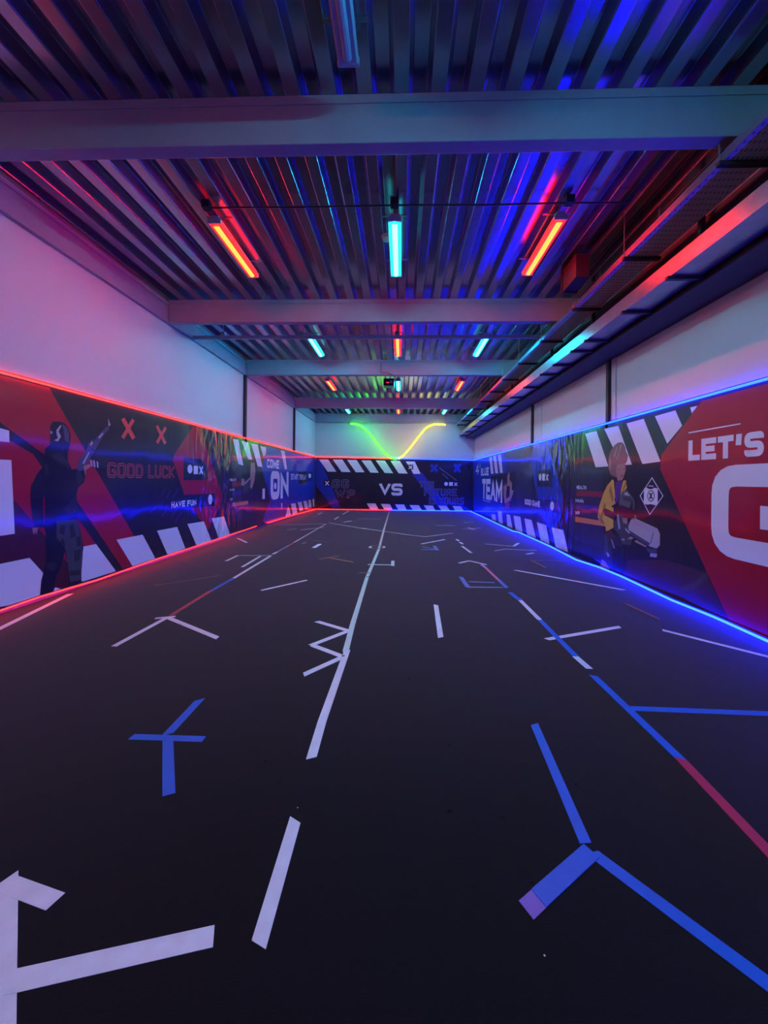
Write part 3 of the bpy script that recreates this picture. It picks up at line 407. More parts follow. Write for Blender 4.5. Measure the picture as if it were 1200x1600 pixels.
 ('violet', 'purple end piece of the large blue mark', [(0.477, 1.308), (0.42, 1.269)], 0.062),
 ('blue', 'long lower right arm of the large blue mark leaving the frame', [(0.733, 1.477), (1.04, 1.111), (1.072, 1.073)], 0.05)]
CRUMBS = [(0.265, 2.039), (0.216, 1.639), (0.433, 1.615), (0.821, 1.808), (-0.226, 1.398), (-0.659, 1.88), (0.467, 1.359), (0.069, 2.708)]
SPECKS = [(0.436, 1.15), (-0.429, 1.623)]
LED_LEFT = [(3.707, 0.061), (4.12, 0.07), (4.912, 0.049), (6.164, 0.07), (8.241, 0.078), (10.445, 0.093)]
LED_LEFT_FAR = [(11.298, 0.086), (13.811, 0.074), (17.353, -0.005)]
LED_RIGHT = [(3.131, 16.802), (3.103, 12.741), (3.082, 10.727), (3.174, 10.567), (3.173, 8.279), (3.1, 6.914), (3.214, 6.333), (3.249, 5.737), (3.19, 4.624), (3.25, 4.097), (3.262, 3.936), (3.225, 3.478)]
NEON = [(-2.348, 3.924), (-2.077, 3.912), (-1.804, 3.772), (-1.463, 3.457), (-1.121, 3.021), (-0.779, 2.62), (-0.507, 2.406), (-0.238, 2.355), (0.03, 2.492), (0.362, 2.864), (0.692, 3.303), (1.023, 3.708), (1.289, 3.877),
 (1.556, 3.933), (1.923, 3.901)]
SEAM_L, SEAM_R = 8.921, 7.617

# ------------------------------------------------------------ the room
struct(MB().box(XL-.3, XR+.3, YF-.2, YB+.3, -.12, 0).build('floor', M['floor']))
struct(MB().box(XL-.26, XL-WALL, YF, YB+.26, 0, 4.75).build('wall_left', M['wall']))
struct(MB().box(XR+WALL, XR+.26, YF, YB+.26, 0, 4.75).build('wall_right', M['wall']))
struct(MB().box(XL-WALL, XR+WALL, YB+.05, YB+.25, 0, 4.75).build('wall_back', M['wall']))
struct(MB().box(XL-WALL, XR+WALL, YF-.2, YF, 0, 4.75).build('wall_front', M['wall']))
# corrugated roof deck: trapezoid flutes running along the hall, rounded folds
def deck_profile():
    P = .285; x = XL-WALL-.02; pts = []
    corners = []
    while x < XR+WALL+.1:
        corners += [(x, Z_DECK), (x+.115, Z_DECK), (x+.145, Z_FLUTE), (x+.255, Z_FLUTE)]
        x += P
    out = []
    for i, c in enumerate(corners):
        if i in (0, len(corners)-1): out.append(c); continue
        a = Vector(corners[i-1]); b = Vector(c); d = Vector(corners[i+1])
        r = min(.009, (a-b).length*.4, (d-b).length*.4)
        p = b+(a-b).normalized()*r; q = b+(d-b).normalized()*r
        for t in (0, .25, .5, .75, 1):
            out.append(tuple((1-t)**2*p+2*t*(1-t)*b+t*t*q))
    return out
prof = [p for p in deck_profile() if p[0] <= XR+WALL+.05]
mb = MB(); n = len(prof)
ys = [YF, -3, 0, 3, 6.4, 9.6, 14.1, YB+.1]
for y in ys: mb.v += [(x, y, z) for x, z in prof]
for j in range(len(ys)-1):
    for i in range(n-1): mb.f.append([j*n+i, j*n+i+1, (j+1)*n+i+1, (j+1)*n+i]); mb.mi.append(0)
mb.box(XL-WALL, XR+WALL, YF, YB+.2, Z_FLUTE+.03, Z_FLUTE+.2)
struct(mb.build('ceiling', M['deck'], smooth=False))
# edge beam along the left wall, box beam along the right wall
mb = MB().box(XL-WALL, XL, YF, YB+.03, Z_BEAM, Z_BEAM+.28); mb.box(XL-WALL, XL+.012, YF, YB+.03, Z_BEAM+.28, Z_BEAM+.32)
struct(mb.build('trim_1', M['beam'], bevel=.003))
mb = MB().box(2.93, XR+WALL, YF, YB+.03, 3.38, 4.0); mb.box(2.90, XR+WALL, YF, YB+.03, 3.35, 3.38)
struct(mb.build('trim_2', M['dark_paint'], bevel=.003))
# thin joints and plates where the wall panels meet
def joint(n, side, y):
    if side < 0: mb = MB().box(XL-WALL, XL, y-.05, y+.05, 2.3, Z_BEAM)
    else: mb = MB().box(XR, XR+WALL, y-.02, y+.05, 2.2, 3.35)
    struct(mb.build('trim_%d' % n, M['dark_paint']))
joint(3, -1, 9.7); joint(4, -1, 14.2); joint(5, 1, 6.25); joint(6, 1, 9.85)
struct(MB().box(XR+WALL-.012, XR+WALL, 9.3, 9.82, 2.2, 3.35).build('trim_7', M['wall'], bevel=.003))
struct(MB().box(XR+WALL-.02, XR+WALL, 6.10, 6.22, 2.2, 3.35).build('trim_8', M['wall'], bevel=.003))
struct(MB().box(XL-WALL, XL+.004, 3.50, 3.66, Z_BEAM, Z_BEAM+.33).build('trim_9', M['dark_paint']))
# cross beams
def cross_beam(y, label):
    r = empty('steel_beam', (0, y, Z_BEAM)); tag(r, label, 'beam', 'steel beams across the ceiling')
    x0, x1 = XL+.02, 2.9
    mb = MB().box(x0, XR+WALL, y, y+.12, Z_BEAM+.001, Z_BEAM+.31)
    mb.build('beam_body', M['beam'], r, bevel=.006)
    MB().box(x0-.01, XR+WALL, y-.005, y+.125, Z_BEAM+.31, Z_DECK-.001).build('top_flange', M['beam'], r, bevel=.003)
    MB().box(x0-.012, x0+.02, y-.012, y+.13, Z_BEAM-.002, Z_BEAM+.32).build('end_plate', M['beam'], r, bevel=.003)
cross_beam(3.0, 'nearest grey steel beam crossing the top of the picture, lit teal in the middle')
cross_beam(6.4, 'second grey steel beam, behind the first row of long tube lamps')
cross_beam(9.65, 'third grey steel beam, with the small loop of wire hanging on it')
cross_beam(14.1, 'fourth and thinnest looking free grey beam, behind the last red tube lamps')
cross_beam(17.5, 'farthest grey beam lying against the back wall above the neon curve')
# ------------------------------------------------------------ banners: one printed vinyl sheet each
GLY = {'A': [[(0,0),(.5,1),(1,0)],[(.22,.33),(.78,.33)]], 'B': [[(0,0),(0,1),(.85,1),(.85,.54),(0,.54)],[(.85,.54),(1,.44),(1,0),(0,0)]],
 'C': [[(1,.74),(1,1),(0,1),(0,0),(1,0),(1,.26)]], 'D': [[(0,0),(0,1),(.75,1),(1,.78),(1,.22),(.75,0),(0,0)]], 'E': [[(1,1),(0,1),(0,0),(1,0)],[(0,.5),(.85,.5)]],
 'F': [[(1,1),(0,1),(0,0)],[(0,.5),(.85,.5)]], 'G': [[(1,.76),(1,1),(0,1),(0,0),(1,0),(1,.46),(.52,.46)]], 'H': [[(0,0),(0,1)],[(1,0),(1,1)],[(0,.5),(1,.5)]],
 'I': [[(.5,0),(.5,1)]], 'J': [[(1,1),(1,0),(0,0),(0,.3)]], 'K': [[(0,0),(0,1)],[(1,1),(.12,.5),(1,0)]], 'L': [[(0,1),(0,0),(1,0)]],
 'M': [[(0,0),(0,1),(.5,.25),(1,1),(1,0)]], 'N': [[(0,0),(0,1),(1,0),(1,1)]], 'O': [[(.5,1),(0,1),(0,0),(1,0),(1,1),(.5,1)]],
 'P': [[(0,0),(0,1),(1,1),(1,.42),(0,.42)]], 'R': [[(0,0),(0,1),(1,1),(1,.44),(0,.44)],[(.5,.44),(1,0)]], 'S': [[(1,.8),(1,1),(0,1),(0,.5),(1,.5),(1,0),(0,0),(0,.2)]],
 'T': [[(0,1),(1,1)],[(.5,1),(.5,0)]], 'U': [[(0,1),(0,0),(1,0),(1,1)]], 'V': [[(0,1),(.5,0),(1,1)]], 'W': [[(0,1),(.27,0),(.5,.8),(.73,0),(1,1)]],
 'X': [[(0,0),(1,1)],[(0,1),(1,0)]], 'Y': [[(0,1),(.5,.45),(1,1)],[(.5,.45),(.5,0)]], "'": [[(.5,1),(.35,.72)]], '4': [[(.75,0),(.75,1),(0,.3),(1,.3)]], ' ': []}
WID = {"'": .4, ' ': .45, 'I': .35, 'L': .85, 'M': 1.2, 'W': 1.35, 'T': .95}
ROUND = set('BCDGOSUJPR')
def strip(poly, t, cut=0):
    """Mitred outline of a stroke: list of quads."""
    P = [Vector(p) for p in poly]
    closed = (P[0]-P[-1]).length < 1e-6
    if cut and not closed:
        P[0] = P[0]+(P[1]-P[0]).normalized()*cut; P[-1] = P[-1]+(P[-2]-P[-1]).normalized()*cut
    n = len(P); off = []
    for i in range(n):
        a = P[i-1] if i else (P[-2] if closed else None); b = P[i+1] if i < n-1 else (P[1] if closed else None)
        d1 = (P[i]-a).normalized() if a is not None else None; d2 = (b-P[i]).normalized() if b is not None else None
        if d1 is None: d1 = d2
        if d2 is None: d2 = d1
        n1 = Vector((-d1.y, d1.x)); n2 = Vector((-d2.y, d2.x)); mm = n1+n2
        if mm.length < 1e-3: mm = n1
        mm.normalize(); k = min(1/max(mm.dot(n1), .2), 2.6)
        off.append(mm*k*t/2)
    return [[P[i]+off[i], P[i+1]+off[i+1], P[i+1]-off[i+1], P[i]-off[i]] for i in range(n-1)]
def rounded(path, r, keep):
    out = [path[0]]
    for i in range(1, len(path)-1):
        a, b, c = Vector(path[i-1]), Vector(path[i]), Vector(path[i+1])
        d1 = (a-b).normalized(); d2 = (c-b).normalized()
        if keep or abs(d1.dot(d2)) > .3: out.append(tuple(b)); continue
        rr = min(r, (a-b).length*.45, (c-b).length*.45); p = b+d1*rr; q = b+d2*rr
        for t in (0, .2, .4, .6, .8, 1): out.append(tuple((1-t)**2*p+2*t*(1-t)*b+t*t*q))
    out.append(path[-1]); return out
def text_quads(txt, box, t, inner, gap):
    u0, z0, u1, z1 = box; sgn = 1 if u1 > u0 else -1; Wd = abs(u1-u0); Hh = z1-z0
    units = sum(WID.get(ch, 1) for ch in txt)+gap*(len(txt)-1); s = Wd/units
    th = t*min(Hh, s*1.25); o = []; x = 0
    for ch in txt:
        wch = WID.get(ch, 1)*s; thv = th
        for path in GLY[ch]:
            fx = lambda p: (x+th/2+p[0]*(wch-th), th/2+p[1]*(Hh-th))
            pts = rounded([fx(p) for p in path], th*.9, ch not in ROUND)
            ext = []
            P = [Vector(p) for p in pts]
            if (P[0]-P[-1]).length > 1e-6:     # flush ends
                for e, (i, j) in enumerate(((0, 1), (-1, -2))):
                    d = (P[i]-P[j]).normalized()
                    P[i] = P[i]+d*th/2 if ch not in 'SCG' else P[i]
            if inner: qs = strip([tuple(p) for p in P], th*(1-2*inner/t*1.0), th*inner/t)
            else: qs = strip([tuple(p) for p in P], th)
            for q in qs:
                q = [Vector((v.x, min(max(v.y, th*inner/t if inner else 0), Hh-(th*inner/t if inner else 0)))) for v in q]
                o.append([(u0+sgn*v.x, z0+v.y) for v in q])
        x += wch+gap*s
    return o
def banner(key, axis, pos, face, outline, base, label, group='printed vinyl banners round the hall'):
    """axis 'x': sheet in a plane x = pos, u is y. axis 'y': sheet in a plane y = pos, u is x. face is the sign of the side it shows."""
    names = ['base_'] ; mats = [M['ink_'+base]]; idx = {}
    def mi(c):
        if c not in idx: idx[c] = len(mats); mats.append(M['ink_'+c])
        return idx[c]
    P = lambda u, z, d: (pos+face*d, u, z) if axis == 'x' else (u, pos+face*d, z)
    mb = MB(); n = len(outline)
    mb.add([P(u, z, 0) for u, z in outline]+[P(u, z, -.003) for u, z in outline], [tuple(range(n)), tuple(reversed(range(n, 2*n)))]+[(i, (i+1) % n, n+(i+1) % n, n+i) for i in range(n)], 0)
    umin, umax = min(p[0] for p in outline), max(p[0] for p in outline)
    cl = lambda u: min(max(u, umin), umax)
    L = .0006; cnt = 0
    for sh in BANNERS[key]:
        if sh[0] == 'p':
            cnt += 1; pts = [P(cl(u), z, sh[2]*L+(cnt % 5)*.00007) for u, z in sh[3]]; mb.add(pts, [tuple(range(len(pts)))], mi(sh[1]))
        else:
            _, colr, lay, txt, box, t, inner, o, gap = sh
            for jj, q in enumerate(text_quads(txt, box, t, None, gap)): mb.add([P(u, z, lay*L+(jj % 6)*.00004) for u, z in q], [(0,1,2,3)], mi(colr))
            if inner:
                for jj, q in enumerate(text_quads(txt, box, t, o, gap)): mb.add([P(u, z, lay*L+.0003+(jj % 6)*.00004) for u, z in q], [(0,1,2,3)], mi(inner))
    ob = mb.build('banner', mats); tag(ob, label, 'banner', group)
    # triangulate cleanly so concave prints keep their outline, and face all prints into the hall
    import bmesh
    bm = bmesh.new(); bm.from_mesh(ob.data)
    want = Vector((face, 0, 0)) if axis == 'x' else Vector((0, face, 0))
    for f in bm.faces:
        f.normal_update()
        if f.index >= n+2 and f.normal.dot(want) < 0: f.normal_flip()
    bmesh.ops.triangulate(bm, faces=[f for f in bm.faces if len(f.verts) > 4])
    bm.to_mesh(ob.data); bm.free()
    return ob
ZLT, ZRT = 2.42, 2.33
low = [(y, z-.012) for y, z in LED_LEFT]
banner('L1', 'x', XL, 1, [(-1.0, .05)]+[p for p in low if p[0] < SEAM_L]+[(SEAM_L, .07), (SEAM_L, ZLT), (-1.0, ZLT)], 'base',
       'red and black banner on the left wall, reading GOOD LUCK and HAVE FUN')
banner('L2', 'x', XL, 1, [(SEAM_L+.01, .06), (YB-.02, .02), (YB-.02, ZLT-.005), (SEAM_L+.01, ZLT-.005)], 'base',
       'dark and blue banner on the left wall, reading COME ON')
banner('BB', 'y', YB, -1, [(XL+.01, .02), (XR-.01, .02), (XR-.01, ZRT), (XL+.01, ZLT-.01)], 'backbase', 'dark banner across the back wall, reading VS in the middle')
banner('R1', 'x', XR, -1, [(SEAM_R+.01, .0), (YB-.02, .0), (YB-.02, ZRT), (SEAM_R+.01, ZRT)], 'base', 'blue and black banner on the right wall, reading BLUE TEAM and GOOD GAME')
banner('R2', 'x', XR, -1, [(-1.0, .0), (SEAM_R, .0), (SEAM_R, ZRT), (-1.0, ZRT)], 'base', "right wall banner with LET'S GO on red and a printed figure in yellow jacket")
# ------------------------------------------------------------ led strips
def led(pts, mname, label, r=.010, out=None, side=False, pw=.03):
    o = MB().tube(pts, r, 8).build('led_strip', M[mname]); tag(o, label, 'led strip')
    if out:      # slim profile shielding the glow; wall-side bar added to block spill on banner
        mb = MB()
        for a, b in zip(pts, pts[1:]):
            a = Vector(a); b = Vector(b); u = Vector(out)
            if side: mb.bar(a-u*(r+.004)+Vector((0, 0, .002)), b-u*(r+.004)+Vector((0, 0, .002)), .004, .036)
            else: mb.bar(a+Vector((0, 0, r+.004))+u*.003, b+Vector((0, 0, r+.004))+u*.003, pw, .004)
        c = mb.build('shield_profile', M['black'])
        c.parent = o
d = .016
led([(XL+d, -1, ZLT+.005), (XL+d, 4, ZLT+.01), (XL+d, 8, ZLT+.002), (XL+d, 12, ZLT+.006), (XL+d, YB-d, ZLT)], 'led_red', 'red glowing strip along the top edge of the left banners', out=(1, 0, 0))
led([(XL+d, -1, .06)]+[(XL+d, y, z) for y, z in LED_LEFT], 'led_red_floor', 'near red glowing strip along the foot of the left wall, ending below the dark banner', out=(1, 0, 0))
led([(XL+d+.02, y, max(z, .02)) for y, z in LED_LEFT_FAR]+[(XL+d+.01, YB-.04, .02)], 'led_red_floor', 'far red glowing strip along the foot of the left wall up to the back corner')
XM = -.47
zt = lambda x: ZLT+(ZRT-ZLT)*(x-XL)/(XR-XL)+.008
led([(XL+.02, YB-d, zt(XL)), (XM-.02, YB-d, zt(XM))], 'led_red', 'red glowing strip along the top of the back banner, left half', out=(0, -1, 0))
led([(XM+.02, YB-d, zt(XM)), (XR-.02, YB-d, zt(XR))], 'led_blue', 'blue glowing strip along the top of the back banner, right half', out=(0, -1, 0))
led([(XL+.05, YB-.05, .02), (XM-.02, YB-.05, .02)], 'led_red_floor', 'red glowing strip on the floor below the back banner, left half')
led([(XM+.02, YB-.05, .02), (XR-.06, YB-.05, .02)], 'led_blue_floor', 'blue glowing strip on the floor below the back banner, right half')
led([(XR-d, -1, ZRT+.008), (XR-d, 4, ZRT+.01), (XR-d, 8, ZRT+.004), (XR-d, 12, ZRT+.008), (XR-d, YB-d, ZRT+.006)], 'led_blue', 'blue glowing strip along the top edge of the right banners', .012, (-1, 0, 0), pw=.021)
led([(3.11, YB-.1, .02)]+[(min(x, 3.235), y, .02) for x, y in LED_RIGHT]+[(3.23, 2.6, .02), (3.2, 1.2, .02), (3.24, -1, .02)], 'led_blue_floor', 'wavy blue glowing strip lying on the floor along the right wall', .013, (-1, 0, 0), True)
# neon curve in front of the back wall
mid = 7
def smoothpts(P):
    out = []
    for i in range(len(P)-1):
        p0, p1, p2, p3 = P[max(i-1, 0)], P[i], P[i+1], P[min(i+2, len(P)-1)]
        for t in (0, .25, .5, .75):
            out.append(tuple(.5*((2*p1[k])+(-p0[k]+p2[k])*t+(2*p0[k]-5*p1[k]+4*p2[k]-p3[k])*t*t+(-p0[k]+3*p1[k]-3*p2[k]+p3[k])*t**3) for k in (0, 1)))
    return out+[P[-1]]
SM = smoothpts(NEON); k = mid*4
for pts, mn, lab in ((SM[:k+1], 'neon_green', 'green glowing neon rope, left half of the sagging curve on the back wall'), (SM[k+1:], 'neon_yellow', 'yellow glowing neon rope, right half of the sagging curve on the back wall')):
    r = empty('neon_rope', (pts[0][0], 17.3, pts[0][1])); tag(r, lab, 'neon light')
    MB().tube([(x, 17.3, z) for x, z in pts], .034, 10).build('glowing_tube', M[mn], r, smooth=True)
    e = pts[0] if 'green' in mn else pts[-1]
    MB().tube([(e[0], 17.3, e[1]+.03), (e[0], 17.32, 4.4)], .006, 6).build('hanging_wire', M['black'], r)
# ------------------------------------------------------------ batten lamps
def lamp(x, y0, kind, label, group, L=1.17, z=4.30):
    r = empty('batten_lamp', (x, y0+L/2, z)); tag(r, label, 'tube lamp', group)
    y1 = y0+L
    MB().box(x-.05, x+.05, y0+.01, y1-.01, z+.012, z+.055).build('housing', M['plastic'], r, bevel=.006)
    sh = M['shell_'+kind] if kind != 'off' else M['plastic']; tu = M['tube_'+kind] if kind != 'off' else M['plastic']
    mb = MB(); prof = [(-.068, .014), (-.074, -.012), (-.058, -.036), (.058, -.036), (.074, -.012), (.068, .014)]
    vs = [(x+a, y, z+b) for y in (y0+.03, y1-.03) for a, b in prof]
    mb.add(vs, [(i, (i+1) % 6, 6+(i+1) % 6, 6+i) for i in range(6)]+[(5,4,3,2,1,0), (6,7,8,9,10,11)])
    mb.build('diffuser', sh, r)
    MB().tube([(x, y0+.06, z-.030), (x, y1-.06, z-.030)], .033, 12).build('tube', tu, r)
    for ya in (y0, y1-.03): MB().box(x-.076, x+.076, ya, ya+.03, z-.038, z+.02).build('end_cap', M['plastic'], r, bevel=.006)
    for ya in (y0+.15, y1-.15): MB().box(x-.012, x+.012, ya-.012, ya+.012, z+.055, Z_DECK-.006).build('bracket', M['rod'], r)
    for ya in (y0+.15, y1-.15): MB().box(x-.15, x+.15, ya-.015, ya+.015, Z_DECK-.006, Z_DECK).build('mounting_strap', M['rod'], r)
    return r
R_, C_ = 'red', 'cyan'
def row(y0, xs, kinds, labels, L=1.17):
    for x, k, l in zip(xs, kinds, labels): lamp(x, y0, k, l, 'tube lamps under the roof deck', L)
row(4.24, (-2.14, -.11, 1.71), (R_, C_, R_), ('red glowing tube lamp in the nearest lit row, on the left', 'large cyan glowing tube lamp in the nearest lit row, in the middle', 'red glowing tube lamp in the nearest lit row, on the right beside the cable tray'))
row(7.72, (-1.90, -.12, 1.67), (C_, R_, C_), ('cyan tube lamp behind the second beam, on the left', 'small red tube lamp behind the second beam, between two cyan ones', 'cyan tube lamp behind the second beam, on the right'))
row(11.1, (-2.2, -.14, 1.72), (R_, C_, R_), ('red tube lamp behind the third beam, on the left', 'small cyan tube lamp beside the black box behind the third beam', 'red tube lamp behind the third beam, on the right'))
row(15.6, (-2.3, -.17, 1.75), (C_, R_, C_), ('farthest cyan tube lamp, above the green neon end', 'farthest tube lamp in the middle, glowing orange red', 'farthest cyan tube lamp, above the yellow neon end'), .9)
lamp(-.40, 1.49, 'off', 'unlit grey tube lamp at the very top of the picture', 'tube lamps under the roof deck')
lamp(-2.2, -.6, 'red', 'red tube lamp overhead, on the upper left', 'tube lamps under the roof deck')
lamp(2.0, -.3, 'blue', 'blue tube lamp overhead, on the upper right', 'tube lamps under the roof deck')
lamp(.6, .7, 'cyan', 'cyan tube lamp behind the viewer, in the middle', 'tube lamps under the roof deck')
lamp(-2.1, -3.6, 'cyan', 'cyan tube lamp behind the viewer, on the left', 'tube lamps under the roof deck')
lamp(1.8, -3.6, 'red', 'red tube lamp behind the viewer, on the right', 'tube lamps under the roof deck')
# ------------------------------------------------------------ pipes, wires, small ceiling fittings
r = empty('conduit', (-.8, 7.15, 4.06)); tag(r, 'straight grey conduit crossing under the roof behind the second beam', 'pipe')
MB().box(XL+.02, 2.6, 7.12, 7.18, 4.03, 4.09).build('conduit_run', M['beam'], r, bevel=.008)
for x in (-3.4, -1.9, -.12, 1.67):
    MB().box(x-.04, x+.04, 7.11, 7.19, 4.09, 4.16).build('saddle_clamp', M['rod'], r, bevel=.004)
    MB().tube([(x, 7.15, 4.16), (x, 7.15, Z_DECK)], .006, 6).build('hanger_rod', M['rod'], r)
r = empty('supply_cable', (0, 4.12, 4.35)); tag(r, 'thin black cable strung across above the nearest lit lamps', 'cable')
MB().tube([(-2.16, 4.12, 4.35), (-1, 4.12, 4.342), (-.11, 4.12, 4.35), (.9, 4.12, 4.342), (1.74, 4.12, 4.35), (2.35, 4.12, 4.345)], .009, 8).build('cable_run', M['black'], r)
for x in (-2.16, -.11, 1.74): MB().box(x-.045, x+.045, 4.08, 4.16, 4.335, Z_DECK-.001).build('junction_box', M['black'], r, bevel=.006)
r = empty('smoke_detector', (-.22, 4.75, Z_DECK)); tag(r, 'small round white detector on the deck beside the large cyan lamp', 'detector')
MB().cyl((-.22, 4.75), .05, .06, Z_DECK-.05, Z_DECK-.015).build('sensor_head', M['plastic'], r, smooth=True)
MB().cyl((-.22, 4.75), .065, .065, Z_DECK-.015, Z_DECK-.001).build('mounting_plate', M['plastic'], r, smooth=True)
r = empty('projector', (-.36, 11.2, 4.25)); tag(r, 'small black box hanging beside the little cyan lamp behind the third beam', 'projector')
MB().box(-.56, -.25, 11.05, 11.35, 4.12, 4.33).build('case', M['black'], r, bevel=.015)
MB().tube([(-.34, 11.05, 4.22), (-.34, 11.01, 4.22)], .04, 16).build('lens', M['plastic'], r)
MB().tube([(-.36, 11.2, 4.33), (-.36, 11.2, Z_DECK)], .015, 8).build('ceiling_mount', M['rod'], r)
for x in (-.46, -.42): MB().box(x-.008, x+.008, 11.045, 11.05, 4.2, 4.215).build('status_light', M['led_red'], r)
o = MB().tube([(-.56, 9.6, 4.36), (-.55, 9.62, 4.2), (-.57, 9.63, 4.12), (-.5, 9.63, 4.08), (-.4, 9.63, 4.1), (-.25, 9.64, 4.03)], .008, 6).build('wire', M['black'])
tag(o, 'short loop of black wire hanging on the third beam', 'wire')
# ------------------------------------------------------------ cable trays on the right
def perforated():
    m = mat('perforated_tray', (.7, .68, .73), .45, metal=.1)
    nt = m.node_tree; b = nt.nodes['Principled BSDF']; geo = nt.nodes.new('ShaderNodeNewGeometry')
    mp = nt.nodes.new('ShaderNodeMapping'); mp.inputs['Scale'].default_value = (28, 14, 28)
    nt.links.new(geo.outputs['Position'], mp.inputs['Vector'])
    fr = nt.nodes.new('ShaderNodeVectorMath'); fr.operation = 'FRACTION'; nt.links.new(mp.outputs[0], fr.inputs[0])
    sb = nt.nodes.new('ShaderNodeVectorMath'); sb.operation = 'SUBTRACT'; sb.inputs[1].default_value = (.5, .5, .5); nt.links.new(fr.outputs[0], sb.inputs[0])
    sx = nt.nodes.new('ShaderNodeSeparateXYZ'); nt.links.new(sb.outputs[0], sx.inputs[0])
    cb = nt.nodes.new('ShaderNodeCombineXYZ'); nt.links.new(sx.outputs[0], cb.inputs[0]); nt.links.new(sx.outputs[1], cb.inputs[1])
    ln = nt.nodes.new('ShaderNodeVectorMath'); ln.operation = 'LENGTH'; nt.links.new(cb.outputs[0], ln.inputs[0])
    mr = nt.nodes.new('ShaderNodeMapRange'); mr.inputs[1].default_value = .17; mr.inputs[2].default_value = .24; mr.inputs[3].default_value = 0; mr.inputs[4].default_value = 1
    nt.links.new(ln.outputs['Value'], mr.inputs[0])
    mx = nt.nodes.new('ShaderNodeMixRGB'); mx.inputs[1].default_value = (.22, .2, .25, 1); mx.inputs[2].default_value = (.72, .7, .75, 1)
    nt.links.new(mr.outputs[0], mx.inputs[0]); nt.links.new(mx.outputs[0], b.inputs['Base Color'])
    return m
M['perf'] = perforated()
def tray(x0, x1, z, h, label, bars, near, far, hang=True, under='perf'):
    r = empty('cable_tray', ((x0+x1)/2, near, z)); tag(r, label, 'cable tray', 'cable trays along the right side')
    MB().box(x0, x1, near, far, z, z+.004).build('tray_bottom', M[under], r)
    mb = MB().box(x0-.002, x0, near, far, z, z+h); mb.box(x0, x0+.014, near, far, z+h-.003, z+h)
    mb.build('side_rail', M['galv'], r)
    mb = MB().box(x1, x1+.002, near, far, z, z+h); mb.box(x1-.014, x1, near, far, z+h-.003, z+h)
    mb.build('side_rail', M['galv'], r)
    for y in bars:
        br = MB().box(x0-.03, x1+.03, y-.02, y+.02, z-.032, z-.001).build('support_bar', M['dark_paint'], r)
        if hang:
            MB().tube([(x0-.018, y, z-.03), (x0-.018, y, Z_DECK)], .006, 6).build('hanger_rod', M['rod'], r)
            MB().tube([(x1+.018, y, z-.03), (x1+.018, y, Z_DECK)], .006, 6).build('hanger_rod', M['rod'], r)
tray(2.46, 2.80, 3.90, .07, 'long perforated cable tray running under the beams, the left one of the pair', [-2, .4, 1.75, 3.07, 4.35, 5.62, 6.9, 8.2, 9.5, 10.8, 12.1, 13.4, 14.7, 16.0, 17.2], YF+.1, YB)
tray(2.60, 2.89, 3.42, .16, 'deeper cable tray hung lower against the box beam, the right one of the pair', [1.2, 2.6, 3.85, 4.62, 5.55, 6.0, 6.7, 7.3, 8.3, 9.3, 10.4, 11.6, 12.9, 14.3, 15.8, 17.1], YF+.1, YB, hang=False, under='galv')
# upright brackets that carry the lower tray, and flat metal pieces
for i, (y, hgt, lab) in enumerate([(3.8, .62, 'nearest upright strut beside the lower cable tray'), (5.9, .62, 'second upright strut beside the lower cable tray'), (7.5, .62, 'third upright strut beside the lower cable tray'), (10.2, .62, 'fourth upright strut beside the lower cable tray'), (13.0, .62, 'farthest upright strut beside the lower cable tray')]):
    o = MB().box(2.84, 2.885, y-.02, y+.02, 3.585, 4.40).build('tray_strut', M['dark_paint']); tag(o, lab, 'strut', 'struts of the lower cable tray')
r = empty('air_duct', (2.35, 5.2, 3.95)); tag(r, 'small dark rectangular box fixed under the deck left of the upper cable tray', 'box')
MB().box(2.22, 2.40, 5.05, 5.45, 4.05, 4.36).build('duct_body', M['dark_paint'], r, bevel=.008)
MB().box(2.20, 2.42, 5.43, 5.47, 4.03, Z_DECK).build('mounting_flange', M['black'], r)
for i, (x, z, rr, mn, lab) in enumerate([(2.52, 3.935, .022, 'cable_red', 'thick dark red cable lying in the upper tray, on its left'), (2.58, 3.93, .018, 'black', 'black cable lying in the upper tray beside the dark red one'), (2.75, 3.93, .02, 'cable_red', 'dark red cable lying in the upper tray, on its right'), (2.70, 3.458, .024, 'cable_red', 'dark red cable lying in the lower tray'), (2.78, 3.45, .02, 'black', 'black cable lying in the lower tray')]):
    pts = [(x+.012*math.sin(k*1.7+i), YF+.3+k*1.17, z+.004*math.sin(k+i)) for k in range(21) if YF+.3+k*1.17 < YB]
    o = MB().tube(pts, rr, 8).build('cable', M[mn], smooth=True); tag(o, lab, 'cable')
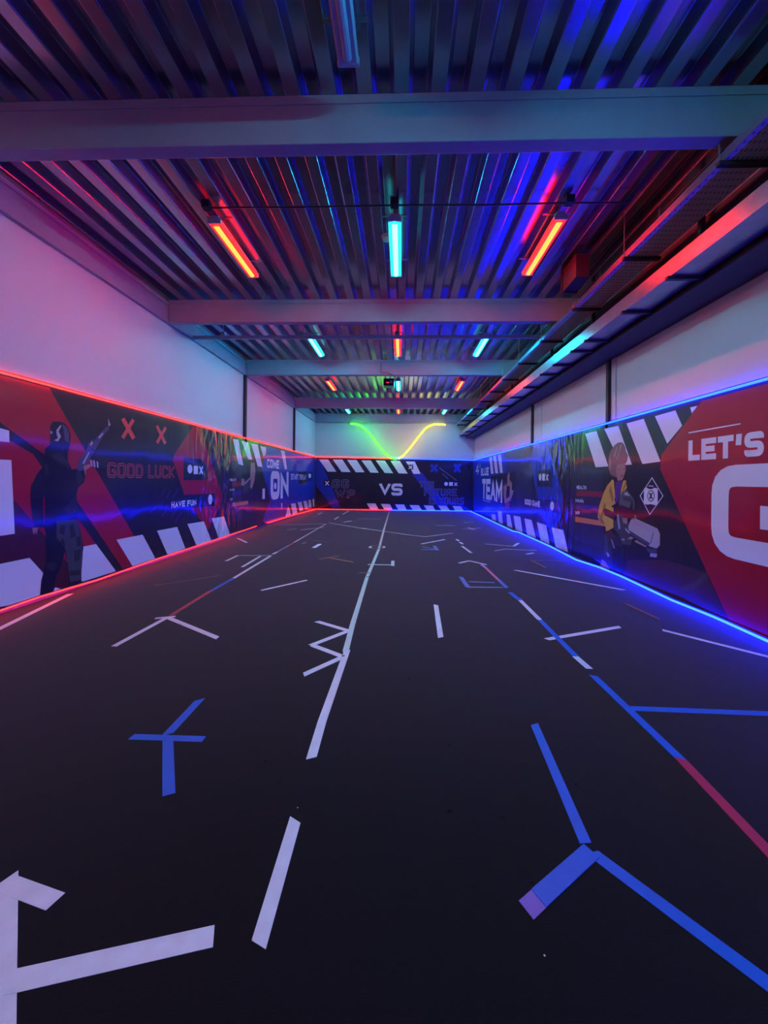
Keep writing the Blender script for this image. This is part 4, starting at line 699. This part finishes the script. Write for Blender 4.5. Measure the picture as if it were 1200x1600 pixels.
# ------------------------------------------------------------ tape on the floor
for i, (colr, label, pts, wd) in enumerate(TAPES):
    P = [Vector(p) for p in pts]; z = .0006+(i % 6)*.0005
    sk = [random.uniform(-.35, .35) for _ in range(2)]
    if sum((q-p).length for p, q in zip(P, P[1:])) < 6*wd: sk = [.02, .04]
    mb = MB(); n = len(P); L = []; Rr = []
    for j in range(n):
        dd = (P[min(j+1, n-1)]-P[max(j-1, 0)]).normalized(); nn = Vector((-dd.y, dd.x))*wd/2
        sh = dd*wd*(sk[0] if j == 0 else sk[1] if j == n-1 else 0)
        L.append(P[j]+nn+sh); Rr.append(P[j]-nn-sh)
    vs_ = [(p.x, p.y, zz) for zz in (.0001, z) for p in L+Rr]
    fs = []
    for j in range(n-1):
        a, b, c_, d_ = j, j+1, n+j+1, n+j
        fs += [(a, b, c_, d_), (2*n+d_, 2*n+c_, 2*n+b, 2*n+a), (a, 2*n+a, 2*n+b, b), (d_, c_, 2*n+c_, 2*n+d_)]
    fs += [(0, n, 3*n, 2*n), (n-1, 3*n-1, 4*n-1, 2*n-1)]
    mb.add(vs_, fs); o = mb.build('floor_tape', M['tape_'+colr]); tag(o, label, 'tape', 'tape marks on the floor')
# crumbs and specks
def pebble(x, y, s, m, label, group=None):
    mb = MB(); n = 7; pts = [(s*(.7+.5*random.random())*math.cos(k*2*math.pi/n), s*(.5+.5*random.random())*math.sin(k*2*math.pi/n)) for k in range(n)]
    vs_ = [(x+a, y+b, .0) for a, b in pts]+[(x+a*.6, y+b*.6, s*.5) for a, b in pts]
    mb.add(vs_, [(k, (k+1) % n, n+(k+1) % n, n+k) for k in range(n)]+[tuple(range(n, 2*n)), tuple(reversed(range(n)))])
    o = mb.build('crumb', m); tag(o, label, 'crumb', group)
M['fluff'] = mat('dark_fluff', (.006, .005, .006), .9)
M['chip'] = mat('white_chip', (.85, .85, .85), .5)
for (x, y), s in zip(CRUMBS, (.008, .013, .009, .006, .009, .008, .008, .008)): pebble(x, y, s, M['fluff'], 'small black crumb on the bare dark floor', 'black crumbs on the floor')
pebble(*SPECKS[0], .0035, M['chip'], 'tiny white chip near the bottom edge, below the purple tape end')
pebble(*SPECKS[1], .0035, M['chip'], 'tiny white chip above the nearest white dash of the middle line')
